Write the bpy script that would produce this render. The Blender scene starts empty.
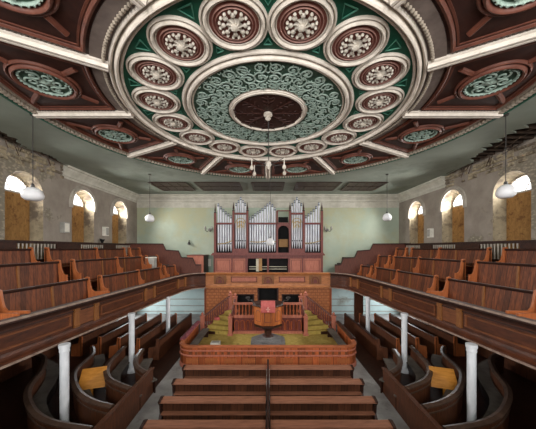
import bpy, bmesh, math, random
from mathutils import Vector, Matrix
random.seed(7)
PI = math.pi
C = bpy.context.scene.collection
E = 5.1            # eye height above the chapel floor
WX = 10.15         # half width of the hall
YB = 20.0          # end wall behind the organ
YR = -3.0          # entrance wall
CZ = 9.2           # ceiling height
CY = 7.75          # centre of the ceiling circle

# ------------------------------------------------------------------ materials
def lin(c):
    return tuple(((v/255)/12.92 if v/255 <= .04045 else ((v/255+.055)/1.055)**2.4) for v in c) + (1,)
def mat(name, c1, c2=None, scale=3., stretch=(1,1,1), rough=.6, bump=.15, boards=0, metal=0., bscale=None, c3=None, c3lo=.6, dist=.02, coat=0):
    m = bpy.data.materials.new(name); m.use_nodes = True
    nt = m.node_tree; N = nt.nodes; L = nt.links
    b = N['Principled BSDF']; b.inputs['Roughness'].default_value = rough; b.inputs['Metallic'].default_value = metal; b.inputs['Specular IOR Level'].default_value = .35
    if coat: b.inputs['Coat Weight'].default_value = coat; b.inputs['Coat Roughness'].default_value = .25
    tc = N.new('ShaderNodeTexCoord'); mp = N.new('ShaderNodeMapping'); mp.inputs['Scale'].default_value = stretch
    L.new(tc.outputs['Object'], mp.inputs[0])
    nz = N.new('ShaderNodeTexNoise'); nz.inputs['Scale'].default_value = scale; nz.inputs['Detail'].default_value = 6; nz.inputs['Roughness'].default_value = .6
    L.new(mp.outputs[0], nz.inputs['Vector'])
    cr = N.new('ShaderNodeValToRGB'); cr.color_ramp.elements[0].position = .3; cr.color_ramp.elements[1].position = .7
    cr.color_ramp.elements[0].color = lin(c1); cr.color_ramp.elements[1].color = lin(c2 or c1)
    L.new(nz.outputs['Fac'], cr.inputs[0]); col = cr.outputs[0]
    if c3:
        n3 = N.new('ShaderNodeTexNoise'); n3.inputs['Scale'].default_value = scale*.35; n3.inputs['Detail'].default_value = 8; n3.inputs['Roughness'].default_value = .7
        L.new(tc.outputs['Object'], n3.inputs['Vector'])
        r3 = N.new('ShaderNodeValToRGB'); r3.color_ramp.elements[0].position = c3lo-.04; r3.color_ramp.elements[1].position = c3lo+.06
        L.new(n3.outputs['Fac'], r3.inputs[0])
        mx = N.new('ShaderNodeMixRGB'); L.new(r3.outputs[0], mx.inputs[0]); L.new(col, mx.inputs[1]); mx.inputs[2].default_value = lin(c3); col = mx.outputs[0]
    hsrc = nz.outputs['Fac']
    if boards:
        sp = N.new('ShaderNodeSeparateXYZ'); L.new(tc.outputs['Object'], sp.inputs[0])
        ad = N.new('ShaderNodeMath'); ad.operation = 'ADD'; L.new(sp.outputs[0], ad.inputs[0]); L.new(sp.outputs[1], ad.inputs[1])
        dv = N.new('ShaderNodeMath'); dv.operation = 'DIVIDE'; L.new(ad.outputs[0], dv.inputs[0]); dv.inputs[1].default_value = boards
        fl = N.new('ShaderNodeMath'); fl.operation = 'FLOOR'; L.new(dv.outputs[0], fl.inputs[0])
        wn = N.new('ShaderNodeTexWhiteNoise'); wn.noise_dimensions = '1D'; L.new(fl.outputs[0], wn.inputs['W'])
        mr = N.new('ShaderNodeMapRange'); mr.inputs[3].default_value = .62; mr.inputs[4].default_value = 1.3; L.new(wn.outputs['Value'], mr.inputs[0])
        fr = N.new('ShaderNodeMath'); fr.operation = 'FRACT'; L.new(dv.outputs[0], fr.inputs[0])
        gt = N.new('ShaderNodeMath'); gt.operation = 'GREATER_THAN'; gt.inputs[1].default_value = .08; L.new(fr.outputs[0], gt.inputs[0])
        g2 = N.new('ShaderNodeMapRange'); g2.inputs[3].default_value = .35; L.new(gt.outputs[0], g2.inputs[0])
        mu = N.new('ShaderNodeMath'); mu.operation = 'MULTIPLY'; L.new(mr.outputs[0], mu.inputs[0]); L.new(g2.outputs[0], mu.inputs[1])
        vm = N.new('ShaderNodeVectorMath'); vm.operation = 'SCALE'; L.new(col, vm.inputs[0]); L.new(mu.outputs[0], vm.inputs['Scale'])
        col = vm.outputs[0]
    L.new(col, b.inputs['Base Color'])
    if bump:
        bp = N.new('ShaderNodeBump'); bp.inputs['Strength'].default_value = bump; bp.inputs['Distance'].default_value = dist
        if bscale:
            nb = N.new('ShaderNodeTexNoise'); nb.inputs['Scale'].default_value = bscale; nb.inputs['Detail'].default_value = 5; L.new(tc.outputs['Object'], nb.inputs['Vector']); hsrc = nb.outputs['Fac']
        L.new(hsrc, bp.inputs['Height']); L.new(bp.outputs[0], b.inputs['Normal'])
    return m

M = {}
V = (6,6,.8)      # vertical grain
M['pew']    = mat('pew_wood', (72,35,17), (122,65,34), 4, V, .5, .1, boards=.16)
M['pewcap'] = mat('pew_cap_wood', (34,18,13), (58,31,21), 4, (2,2,2), .5, .1)
M['bench_end'] = mat('bench_end_wood', (142,76,42), (174,100,56), 4, V, .42, .1, coat=.15)
M['seat']   = mat('seat_wood', (96,54,32), (126,74,44), 3, (2,2,2), .45, .1)
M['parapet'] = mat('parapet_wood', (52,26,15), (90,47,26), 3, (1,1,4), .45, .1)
M['ptrim'] = mat('parapet_trim_wood', (92,52,30), (126,76,46), 3, (1,1,4), .45, .1)
M['screen'] = mat('stepped_screen_wood', (78,42,34), (108,62,48), 4, V, .5, .1)
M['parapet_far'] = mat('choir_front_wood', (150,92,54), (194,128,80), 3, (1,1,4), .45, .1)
M['pilaster'] = mat('pilaster_wood', (108,66,34), (142,92,50), 5, V, .45, .1)
M['rail_edge'] = mat('pale_rail_edge', (120,96,84), (160,140,126), 6, (1,1,1), .6, .1)  # thin paler line along the parapet's top and bottom edges
M['orange'] = mat('varnished_pine', (142,76,46), (180,102,64), 3, (1.2,5,5), .5, .12)
M['orange_v'] = mat('varnished_pine_upright', (136,66,36), (180,96,54), 3, V, .42, .12, boards=.3)
M['book'] = mat('worn_book_board', (116,74,54), (150,100,76), 3, (.8,5,5), .55, .1)
M['pulpit'] = mat('pulpit_wood', (170,92,44), (208,124,66), 4, V, .45, .1, boards=.3)
M['pewback'] = mat('floor_pew_back_shaded', (56,32,21), (84,50,33), 4, V, .42, .1, boards=.2)  # darkened wood, the dimness of the near floor is put into the colour
M['dark']   = mat('dark_stained_wood', (34,18,13), (66,36,24), 4, (2,2,2), .42, .12)
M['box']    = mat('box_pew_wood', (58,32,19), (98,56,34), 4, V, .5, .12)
M['boxrail']= mat('box_pew_rail', (62,46,38), (94,72,60), 5, (1,1,1), .4, .1)
M['boxseat']= mat('dusty_seat', (78,72,66), (112,104,96), 3, (1,1,1), .8, .1)
M['red']    = mat('organ_red_wood', (92,44,40), (128,66,58), 4, V, .45, .1)
M['redpanel'] = mat('organ_panel_wood', (158,92,74), (190,120,98), 3, V, .5, .1)
M['pipe']   = mat('organ_pipe_metal', (200,204,214), (232,234,240), 3, (1,1,.5), .42, .02, metal=.12)
M['pipetip']= mat('organ_pipe_tip', (86,92,104), (122,128,136), 3, (1,1,1), .5, .02, metal=.3)
M['gold']   = mat('dull_gilt', (150,118,46), (190,158,76), 8, (1,1,1), .45, .1, metal=.25)
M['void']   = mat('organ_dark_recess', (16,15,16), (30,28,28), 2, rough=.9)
M['white']  = mat('column_white_paint', (198,202,206), (222,224,228), 3, (3,3,1), .5, .05)
M['cream']  = mat('ceiling_cream_paint', (194,184,170), (224,214,202), 4, rough=.6, bump=.1, c3=(150,132,116), c3lo=.68)
M['creamd'] = mat('ceiling_bead_paint', (140,128,114), (176,164,148), 6, rough=.6, bump=.2)
M['taupe']  = mat('ceiling_taupe_paint', (104,92,86), (132,118,110), 4, rough=.7, bump=.1)
M['cgreen'] = mat('ceiling_green_paint', (14,74,56), (26,98,76), 3, rough=.55, bump=.1)
M['cgreen2']= mat('ceiling_green_moulding', (58,118,98), (84,140,118), 3, rough=.55, bump=.1)
M['relief_bg'] = mat('relief_ground_green', (48,76,62), (82,108,92), 9, rough=.7, bump=.5, dist=.05)
M['relief'] = mat('relief_pale_green', (128,150,138), (170,188,176), 7, rough=.7, bump=.3)
M['panel']  = mat('ceiling_panel_brown', (46,22,17), (66,36,28), 2.2, (3,3,1), .6, .1)
M['pmould'] = mat('ceiling_panel_moulding', (86,46,35), (114,66,50), 4, rough=.55, bump=.1)
M['pink']   = mat('roundel_red_ground', (112,64,56), (138,84,74), 5, rough=.6, bump=.2)
M['pinkl']  = mat('roundel_ring', (140,100,90), (168,128,116), 5, rough=.6, bump=.1)
M['rosette']= mat('rosette_plaster', (170,160,146), (212,204,192), 6, rough=.6, bump=.3)
M['ceiling']= mat('ceiling_flat_green_grey', (134,144,132), (156,164,152), .5, rough=.75, bump=.1, c3=(120,129,116), c3lo=.58)
M['trimband'] = mat('cornice_plaster', (172,168,154), (200,196,184), 2, rough=.7, bump=.1)
M['archi']  = mat('window_moulding_plaster', (146,138,126), (180,172,160), 3, rough=.7, bump=.2)
M['osb']    = mat('window_board', (128,90,46), (160,120,68), 14, (1,1,.4), .8, .1, c3=(110,74,36), c3lo=.57)
M['reveal'] = mat('reveal_plaster', (140,128,104), (174,160,134), 3, rough=.85, bump=.5, c3=(106,94,80), c3lo=.52, dist=.05)
M['lath']   = mat('broken_lath', (52,40,32), (96,78,62), 6, rough=.85, bump=.2)
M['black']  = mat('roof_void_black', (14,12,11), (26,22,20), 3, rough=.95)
M['joist']  = mat('old_joist', (40,30,24), (70,54,42), 3, rough=.9, bump=.2)
M['carpet'] = mat('green_carpet', (158,138,64), (186,162,90), 5, rough=.95, bump=.3, c3=(116,104,52), c3lo=.62, bscale=60, dist=.01)
M['floor']  = mat('grey_floorboards', (142,140,138), (180,178,176), 1.6, (1,1,1), .75, .12, c3=(118,115,112), c3lo=.6)
M['stone']  = mat('pulpit_base_grey', (92,90,90), (126,124,122), 3, rough=.6, bump=.1)
M['metal']  = mat('tarnished_metal', (60,60,62), (100,98,96), 5, rough=.4, bump=.05, metal=.6)
M['cord']   = mat('lamp_flex', (44,40,38), (60,56,52), 3, rough=.7, bump=0)
M['opal']   = mat('opal_glass_shade', (214,214,216), (232,232,234), 3, rough=.35, bump=0)
M['maroon'] = mat('maroon_cushion', (96,44,52), (132,72,78), 4, rough=.8, bump=.2)
M['cloth']  = mat('faded_red_cloth', (170,78,76), (198,108,102), 5, rough=.9, bump=.15)
M['clothp'] = mat('pale_embroidery', (206,150,140), (220,168,156), 5, rough=.9, bump=.1)
M['paper']  = mat('white_card', (206,202,190), (230,226,214), 4, rough=.8, bump=.05)
M['grey']   = mat('grey_plastic', (140,138,132), (170,168,160), 3, rough=.6, bump=.05)
M['tan']    = mat('tan_board', (150,112,70), (176,138,92), 3, rough=.7, bump=.1)
M['yellow'] = mat('lit_bench_back', (178,112,34), (214,148,62), 3, (1,1,6), .45, .1)  # tone of a bench back catching light, brightness put into the colour
M['glass']  = mat('dusty_pane', (220,220,225), rough=.2, bump=0)
M['glass'].node_tree.nodes['Principled BSDF'].inputs['Transmission Weight'].default_value = .9
M['ivory']  = mat('ivory_keys', (190,184,160), (214,208,188), 4, rough=.4, bump=.05)

def wall_mat(name, stone_y, ca, cb, cst):
    """plaster that has fallen off in patches, more of it towards the near windows"""
    m = mat(name, ca, cb, 1.3, rough=.85, bump=.25, bscale=7, dist=.04)
    nt = m.node_tree; N = nt.nodes; L = nt.links; b = N['Principled BSDF']
    old = b.inputs['Base Color'].links[0].from_socket
    tc = [n for n in N if n.bl_idname == 'ShaderNodeTexCoord'][0]
    sp = N.new('ShaderNodeSeparateXYZ'); L.new(tc.outputs['Object'], sp.inputs[0])
    mr = N.new('ShaderNodeMapRange'); mr.inputs[1].default_value = stone_y-4; mr.inputs[2].default_value = stone_y+2; mr.inputs[3].default_value = .17; mr.inputs[4].default_value = -.12
    L.new(sp.outputs[1], mr.inputs[0])
    n = N.new('ShaderNodeTexNoise'); n.inputs['Scale'].default_value = .8; n.inputs['Detail'].default_value = 9; n.inputs['Roughness'].default_value = .65; L.new(tc.outputs['Object'], n.inputs['Vector'])
    ad = N.new('ShaderNodeMath'); ad.operation = 'ADD'; L.new(n.outputs['Fac'], ad.inputs[0]); L.new(mr.outputs[0], ad.inputs[1])
    r = N.new('ShaderNodeValToRGB'); r.color_ramp.elements[0].position = .56; r.color_ramp.elements[1].position = .6; L.new(ad.outputs[0], r.inputs[0])
    vo = N.new('ShaderNodeTexVoronoi'); vo.inputs['Scale'].default_value = 6.5; mp = N.new('ShaderNodeMapping'); mp.inputs['Scale'].default_value = (1,1,1.8)
    L.new(tc.outputs['Object'], mp.inputs[0]); L.new(mp.outputs[0], vo.inputs['Vector'])
    sc = N.new('ShaderNodeValToRGB'); sc.color_ramp.elements[0].color = lin(cst); sc.color_ramp.elements[1].color = lin(tuple(int(v*.72) for v in cst)); sc.color_ramp.elements[1].position = .55
    L.new(vo.outputs['Distance'], sc.inputs[0])
    mx = N.new('ShaderNodeMixRGB'); L.new(r.outputs[0], mx.inputs[0]); L.new(old, mx.inputs[1]); L.new(sc.outputs[0], mx.inputs[2])
    L.new(mx.outputs[0], b.inputs['Base Color'])
    return m
M['wall_side'] = wall_mat('side_wall_plaster', 12.5, (130,120,110), (154,144,132), (172,160,140))
M['wall_back'] = mat('end_wall_paint', (150,164,148), (178,188,170), .45, rough=.8, bump=.15, bscale=5, c3=(172,172,142), c3lo=.5)
M['wall_blue'] = mat('dado_paint', (178,200,200), (204,220,218), .8, rough=.8, bump=.15, c3=(150,150,140), c3lo=.66)

def tile_mat():
    m = mat('carved_diaper_wood', (170,100,58), (204,132,84), 6, rough=.45, bump=0)
    nt = m.node_tree; N = nt.nodes; L = nt.links; b = N['Principled BSDF']; tc = [n for n in N if n.bl_idname == 'ShaderNodeTexCoord'][0]
    br = N.new('ShaderNodeTexBrick'); br.inputs['Scale'].default_value = 1; br.inputs['Brick Width'].default_value = .3; br.inputs['Row Height'].default_value = .2; br.inputs['Mortar Size'].default_value = .025
    sp = N.new('ShaderNodeSeparateXYZ'); cb = N.new('ShaderNodeCombineXYZ'); L.new(tc.outputs['Object'], sp.inputs[0]); L.new(sp.outputs[0], cb.inputs[0]); L.new(sp.outputs[2], cb.inputs[1]); L.new(cb.outputs[0], br.inputs['Vector'])
    old = b.inputs['Base Color'].links[0].from_socket
    mx = N.new('ShaderNodeMixRGB'); L.new(br.outputs['Fac'], mx.inputs[0]); L.new(old, mx.inputs[1]); mx.inputs[2].default_value = lin((152,88,52)); L.new(mx.outputs[0], b.inputs['Base Color'])
    bp = N.new('ShaderNodeBump'); bp.invert = True; bp.inputs['Distance'].default_value = .03; bp.inputs['Strength'].default_value = .6; L.new(br.outputs['Fac'], bp.inputs['Height']); L.new(bp.outputs[0], b.inputs['Normal'])
    return m
M['tile'] = tile_mat()

# ------------------------------------------------------------------ mesh builder
class MB:
    def __init__(self): self.bm = bmesh.new(); self.smooth = False
    def poly(self, vs, fs):
        v = [self.bm.verts.new(p) for p in vs]
        for f in fs:
            try: self.bm.faces.new([v[i] for i in f])
            except ValueError: pass
        return self
    def box(self, x0,x1,y0,y1,z0,z1):
        if x0>x1: x0,x1=x1,x0
        if y0>y1: y0,y1=y1,y0
        vs = [(x,y,z) for x in (x0,x1) for y in (y0,y1) for z in (z0,z1)]
        return self.poly(vs, [(0,1,3,2),(4,6,7,5),(0,4,5,1),(2,3,7,6),(0,2,6,4),(1,5,7,3)])
    def loft(self, rings, cap=True, closed=False):
        n = len(rings[0]); vs = [p for r in rings for p in r]; fs = []
        m = len(rings)
        for i in range(m if closed else m-1):
            a = i*n; b = ((i+1)%m)*n
            for j in range(n): k=(j+1)%n; fs.append((a+j,a+k,b+k,b+j))
        if cap and not closed: fs.append(tuple(range(n))); fs.append(tuple(range((m-1)*n, m*n)))
        return self.poly(vs, fs)
    def sweep(self, path, prof, s=-1, closed=False):
        n = len(path); rings = []
        for i,(x,y) in enumerate(path):
            if closed: a, b = path[i-1], path[(i+1)%n]
            else: a, b = path[max(i-1,0)], path[min(i+1,n-1)]
            def un(p,q):
                d = Vector((q[0]-p[0], q[1]-p[1])); return d.normalized() if d.length > 1e-9 else Vector((0,0))
            d1 = un(a,(x,y)); d2 = un((x,y),b)
            if d1.length < .5: d1 = d2
            if d2.length < .5: d2 = d1
            t = (d1+d2).normalized(); c = max(t.dot(d1), .35)
            nx, ny = -t.y*(-s)/c, t.x*(-s)/c
            rings.append([(x+nx*o, y+ny*o, z) for o,z in prof])
        return self.loft(rings, True, closed)
    def tube(self, pts, r, n=8, r1=None):
        pts = [Vector(p) for p in pts]; rings = []; up = None
        for i,p in enumerate(pts):
            t = (pts[min(i+1,len(pts)-1)]-pts[max(i-1,0)]).normalized()
            if up is None: up = Vector((0,0,1)) if abs(t.z) < .9 else Vector((0,1,0))
            u = (up - t*up.dot(t))
            if u.length < 1e-4: u = Vector((1,0,0))
            u.normalize(); up = u; w = t.cross(u)
            rr = r + ((r1 if r1 is not None else r)-r)*i/max(len(pts)-1,1)
            rings.append([tuple(p + (u*math.cos(2*PI*k/n) + w*math.sin(2*PI*k/n))*rr) for k in range(n)])
        return self.loft(rings)
    def lathe(self, cx, cy, prof, n=16, rot=0.):
        rings = [[(cx+r*math.cos(rot+2*PI*k/n), cy+r*math.sin(rot+2*PI*k/n), z) for k in range(n)] for r,z in prof]
        return self.loft(rings)
    def prism(self, pts, z0, z1):
        return self.loft([[(x,y,z0) for x,y in pts], [(x,y,z1) for x,y in pts]])
    def prismy(self, pts, y0, y1):
        return self.loft([[(x,y0,z) for x,z in pts], [(x,y1,z) for x,z in pts]])
    def polar(self, cx, cy, R, zf, rf=None, n=48, m=8, r0=0.):
        vs = []; fs = []
        for i in range(m+1):
            for k in range(n):
                th = 2*PI*k/n; r = r0+(R-r0)*i/m*(rf(th) if rf else 1)
                r = max(r, .001); vs.append((cx+r*math.cos(th), cy+r*math.sin(th), zf(i/m, th)))
        for i in range(m):
            for k in range(n):
                k2=(k+1)%n; fs.append((i*n+k, i*n+k2, (i+1)*n+k2, (i+1)*n+k))
        return self.poly(vs, fs)
    def build(self, name, m, parent=None, loc=None, smooth=False):
        bm = self.bm
        bmesh.ops.recalc_face_normals(bm, faces=bm.faces)
        if parent is not None:
            p = parent; off = Vector((0,0,0))
            while p is not None: off += p.location; p = p.parent
        else:
            if loc is None:
                xs = [v.co for v in bm.verts]
                lo = [min(v[i] for v in xs) for i in range(3)]; hi = [max(v[i] for v in xs) for i in range(3)]
                loc = ((lo[0]+hi[0])/2, (lo[1]+hi[1])/2, lo[2])
            off = Vector(loc)
        bmesh.ops.translate(bm, verts=bm.verts, vec=-off)
        if smooth or self.smooth:
            for f in bm.faces: f.smooth = True
            for e in bm.edges:
                if len(e.link_faces) == 2 and e.calc_face_angle(0) > .7: e.smooth = False
        me = bpy.data.meshes.new(name); bm.to_mesh(me); bm.free(); me.materials.append(M[m])
        o = bpy.data.objects.new(name, me); C.objects.link(o)
        if parent is not None: o.parent = parent
        else: o.location = loc
        return o

def thing(name, label, cat, loc, group=None):
    o = bpy.data.objects.new(name, None); o.empty_display_size = .2; C.objects.link(o); o.location = loc
    o['label'] = label; o['category'] = cat
    if group: o['group'] = group
    return o
def tag(o, label, cat, group=None, kind=None):
    o['label'] = label; o['category'] = cat
    if group: o['group'] = group
    if kind: o['kind'] = kind
    return o
def struct(o): o['kind'] = 'structure'; return o
SIDE = {-1:'left', 1:'right'}
ORD = ['first','second','third','fourth','fifth','sixth','seventh','eighth','ninth']

def catmull(P, n=8):
    out = []
    for i in range(len(P)-1):
        p0 = P[max(i-1,0)]; p1 = P[i]; p2 = P[i+1]; p3 = P[min(i+2,len(P)-1)]
        for k in range(n):
            t = k/n
            out.append(tuple(.5*((2*p1[j]) + (-p0[j]+p2[j])*t + (2*p0[j]-5*p1[j]+4*p2[j]-p3[j])*t*t + (-p0[j]+3*p1[j]-3*p2[j]+p3[j])*t**3) for j in range(2)))
    out.append(P[-1]); return out
def offset(path, d, s):
    out = []
    for i,(x,y) in enumerate(path):
        a = path[max(i-1,0)]; b = path[min(i+1,len(path)-1)]
        t = Vector((b[0]-a[0], b[1]-a[1])).normalized()
        out.append((x - t.y*(-s)*d, y + t.x*(-s)*d))
    return out
def ymono(path):
    out = [path[0]]
    for p in path[1:]:
        if p[1] > out[-1][1]+1e-4: out.append(p)
    return out
def cut(path, y0, y1):
    path = ymono(path)
    def at(y):
        for i in range(len(path)-1):
            if path[i][1] <= y <= path[i+1][1]:
                t = (y-path[i][1])/(path[i+1][1]-path[i][1]); return (path[i][0]+(path[i+1][0]-path[i][0])*t, y)
        return (path[-1][0], y)
    return [at(y0)] + [p for p in path if y0+.02 < p[1] < y1-.02] + [at(y1)]

# ------------------------------------------------------------------ shell
m = MB(); m.box(-WX-.7, WX+.7, YR, YB, -.2, 0); struct(m.build('floor', 'floor', loc=(0,0,0)))
# floorboard joints read as shallow dark gaps are left to the material
m = MB(); m.box(-WX-.7, WX+.7, YB, YB+.3, -.2, 11); struct(m.build('wall_back', 'wall_back', loc=(0,YB,0)))
m = MB(); m.box(-WX, -4.3, YB-.03, YB, 0, 2.38); m.box(4.3, WX, YB-.03, YB, 0, 2.38); struct(m.build('wall_back_dado', 'wall_blue'))
for k,z in enumerate((.18, .62, 1.12)):
    m = MB(); m.box(-WX,-4.3,YB-.07,YB-.03,z,z+.05); m.box(4.3,WX,YB-.07,YB-.03,z,z+.05); struct(m.build('trim_%d' % (10+k), 'grey'))

WIN = [.45, 3.9, 7.35, 10.8, 14.2, 17.65]
WR = .85; SILL = 4.62; SPR = E+2.35; DEP = .6
def arch(yc, r, z, n=14): return [(yc-r*math.cos(PI*i/n), z+r*math.sin(PI*i/n)) for i in range(n+1)]
for s in (-1,1):
    m = MB(); X = s*WX; top = 10.6
    ys = [YR] + [v for c in WIN for v in (c-WR, c+WR)] + [YB]
    for i in range(0, len(ys), 2): m.poly([(X,ys[i],-.1),(X,ys[i+1],-.1),(X,ys[i+1],top),(X,ys[i],top)], [(0,1,2,3)])
    for c in WIN:
        m.poly([(X,c-WR,-.1),(X,c+WR,-.1),(X,c+WR,SILL),(X,c-WR,SILL)], [(0,1,2,3)])
        A = arch(c, WR, SPR)
        for a,b in zip(A, A[1:]): m.poly([(X,a[0],a[1]),(X,b[0],b[1]),(X,b[0],top),(X,a[0],top)], [(0,1,2,3)])
    o = struct(m.build('wall_'+SIDE[s], 'wall_side', loc=(0,0,0)))
    for wi,c in enumerate(WIN):
        r = MB(); A = [(c-WR,SILL)] + arch(c, WR, SPR) + [(c+WR,SILL)]
        for a,b in zip(A, A[1:]+A[:1]): r.poly([(X,a[0],a[1]),(X,b[0],b[1]),(X+s*DEP,c+(b[0]-c)*.9,b[1]-max(0,b[1]-SPR)*.16),(X+s*DEP,c+(a[0]-c)*.9,a[1]-max(0,a[1]-SPR)*.16)], [(0,1,2,3)])
        num = wi+1 + (6 if s > 0 else 0)
        w = struct(r.build('window_%d' % num, 'reveal', loc=(X,c,SILL)))
        # boarding over the lower lights
        b = MB(); xo = X+s*(DEP-.06)
        b.box(xo, xo+s*.03, c-WR*.9, c+WR*.9, SILL, SPR-.02); b.build('window_board', 'osb', w)
        f = MB(); xf = X+s*(DEP-.05)
        f.box(xf, xf+s*.08, c-WR*.9, c+WR*.9, SPR-.04, SPR+.05)
        f.loft([[(xf,y,z),(xf,c+(y-c)*.93,SPR+(z-SPR)*.93),(xf+s*.08,c+(y-c)*.93,SPR+(z-SPR)*.93),(xf+s*.08,y,z)] for y,z in [(c+(y_-c)*.9, SPR+(z_-SPR)*.84) for y_,z_ in arch(c,WR,SPR)]])
        for a in (PI*.33, PI*.67):
            f.tube([(xf+s*.04,c,SPR),(xf+s*.04,c-WR*.86*math.cos(a),SPR+WR*.8*math.sin(a))], .02, 6)
        f.build('window_frame', 'archi', w)
        if c > 12:      # raised plaster arch moulding survives round the two further windows
            q = MB(); rings = []
            for y,z in [(c-WR,SPR-.25)] + arch(c,WR,SPR) + [(c+WR,SPR-.25)]:
                k = (y-c); zz = max(z-SPR, 0); ln = math.hypot(k,zz) or 1; u = (k/ln, zz/ln); 
                rings.append([(X-s*d, y+u[0]*e, z+u[1]*e) for d,e in ((0,-.02),(.07,-.02),(.09,.05),(.05,.09),(.08,.16),(.02,.2),(0,.2))])
            q.loft(rings); q.build('arch_moulding', 'archi', w)
        # the daylight that comes through the fanlight
        ld = bpy.data.lights.new('daylight', 'AREA'); ld.shape = 'RECTANGLE'; ld.size = 1.4; ld.size_y = .66; ld.energy = 45 if c < 9 else (130 if c < 13 else 300); ld.color = (1,.97,.94); ld.spread = math.radians(115)
        lo = bpy.data.objects.new('daylight', ld); C.objects.link(lo); lo.location = (X+s*(DEP+.1), c, SPR+.42)
        lo.rotation_euler = Vector((-s,0,-.35)).to_track_quat('-Z','Y').to_euler()

# entrance wall behind the viewpoint, three tall clear windows added unseen for frontal fill
m = MB(); RW = [-6.2, 0, 6.2]; rw = 1.5; rs = 5.0; rt = 8.6
ys = [-WX-.7] + [v for c in RW for v in (c-rw, c+rw)] + [WX+.7]
for i in range(0, len(ys), 2): m.box(ys[i], ys[i+1], YR-.3, YR, -.2, 10.6)
for c in RW: m.box(c-rw, c+rw, YR-.3, YR, -.2, rs); m.box(c-rw, c+rw, YR-.3, YR, rt, 10.6)
struct(m.build('wall_rear', 'wall_side', loc=(0,YR,0)))
for i,c in enumerate(RW):
    f = MB()
    for x in (c-rw, c-.5, c+.44, c+rw-.06): f.box(x, x+.06, YR-.2, YR-.12, rs, rt)
    for z in (rs, 6.2, 7.4, rt-.06): f.box(c-rw, c+rw, YR-.2, YR-.12, z, z+.06)
    struct(f.build('window_%d' % (13+i), 'archi'))
    ld = bpy.data.lights.new('daylight', 'AREA'); ld.shape = 'RECTANGLE'; ld.size = 2.9; ld.size_y = 3.5; ld.energy = 620; ld.color = (1,.985,.96)
    lo = bpy.data.objects.new('daylight', ld); C.objects.link(lo); lo.location = (c, YR-.4, 6.8); lo.rotation_euler = (PI/2, 0, 0)

# the rear gallery the viewpoint stands in, unseen; put in to shade the near floor
m = MB(); m.loft([[(x,a,b) for a,b in ((2.25,2.42),(2.25,2.9),(1.2,2.9),(1.2,3.2),(.2,3.2),(.2,3.5),(-1.2,3.5),(-1.2,4.0),(YR,4.0),(YR,2.42))] for x in (-6.4,6.4)]); struct(m.build('gallery_deck', 'dark'))
m = MB(); m.box(-6.4,6.4,2.2,2.28,2.9,3.4); struct(m.build('gallery_deck_front', 'parapet'))
for s in (-1,1):
    m = MB()
    for z in (.95,1.5,2.05): m.box(s*WX,s*(WX-.05),17.0,19.2,z,z+.05)
    for y in (17.0,18.1,19.15): m.box(s*WX,s*(WX-.05),y,y+.05,.95,2.1)
    struct(m.build('window_%d' % (16 if s < 0 else 17), 'archi'))  # added low window bars on the uncut wall, out of view
    ld = bpy.data.lights.new('daylight', 'AREA'); ld.shape = 'RECTANGLE'; ld.size = 2.2; ld.size_y = 1.1; ld.energy = 120; ld.color = (.93,.98,1)  # unseen lamp inside the room, added to brighten the dado and screen
    lo = bpy.data.objects.new('daylight', ld); C.objects.link(lo); lo.location = (s*(WX-.06), 18.1, 1.5); lo.rotation_euler = Vector((-s,0,0)).to_track_quat('-Z','Z').to_euler()

# ceiling sheet with the plaster fallen along both side walls
def edge(s):
    random.seed(11+s); pts = []
    if s < 0: prof = [(6.5,.0),(6.8,.5),(8,.8),(9.0,.75),(9.7,.62),(10.2,.42),(10.45,.12),(10.7,.2),(11.1,.42),(11.6,.5),(12.0,.34),(12.4,.16),(12.7,0)]
    else: prof = [(6.5,.0),(6.8,.6),(8,1.4),(9.2,1.5),(10.0,1.4),(10.8,1.15),(11.5,.95),(12.0,.8),(12.3,.3),(12.8,.34),(13.4,.26),(14.0,.2),(14.6,0)]
    for (y0,d0),(y1,d1) in zip(prof, prof[1:]):
        for k in range(6):
            t = k/6; d = d0+(d1-d0)*t; pts.append((s*(WX-d*(1+random.uniform(-.16,.16))), y0+(y1-y0)*t))
    pts.append((s*WX, prof[-1][0])); return pts
Lh = edge(-1); Rh = edge(1)
outline = [(-WX,YR)] + Lh + [(-WX,YB),(WX,YB)] + Rh[::-1] + [(WX,YR)]
m = MB(); m.prism(outline, CZ, CZ+.06); bmesh.ops.triangulate(m.bm, faces=m.bm.faces[:])
struct(m.build('ceiling', 'ceiling', loc=(0,0,CZ)))
m = MB(); m.box(-WX-.7, WX+.7, YR, YB, 10.55, 10.6); struct(m.build('roof_void', 'black'))
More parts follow.
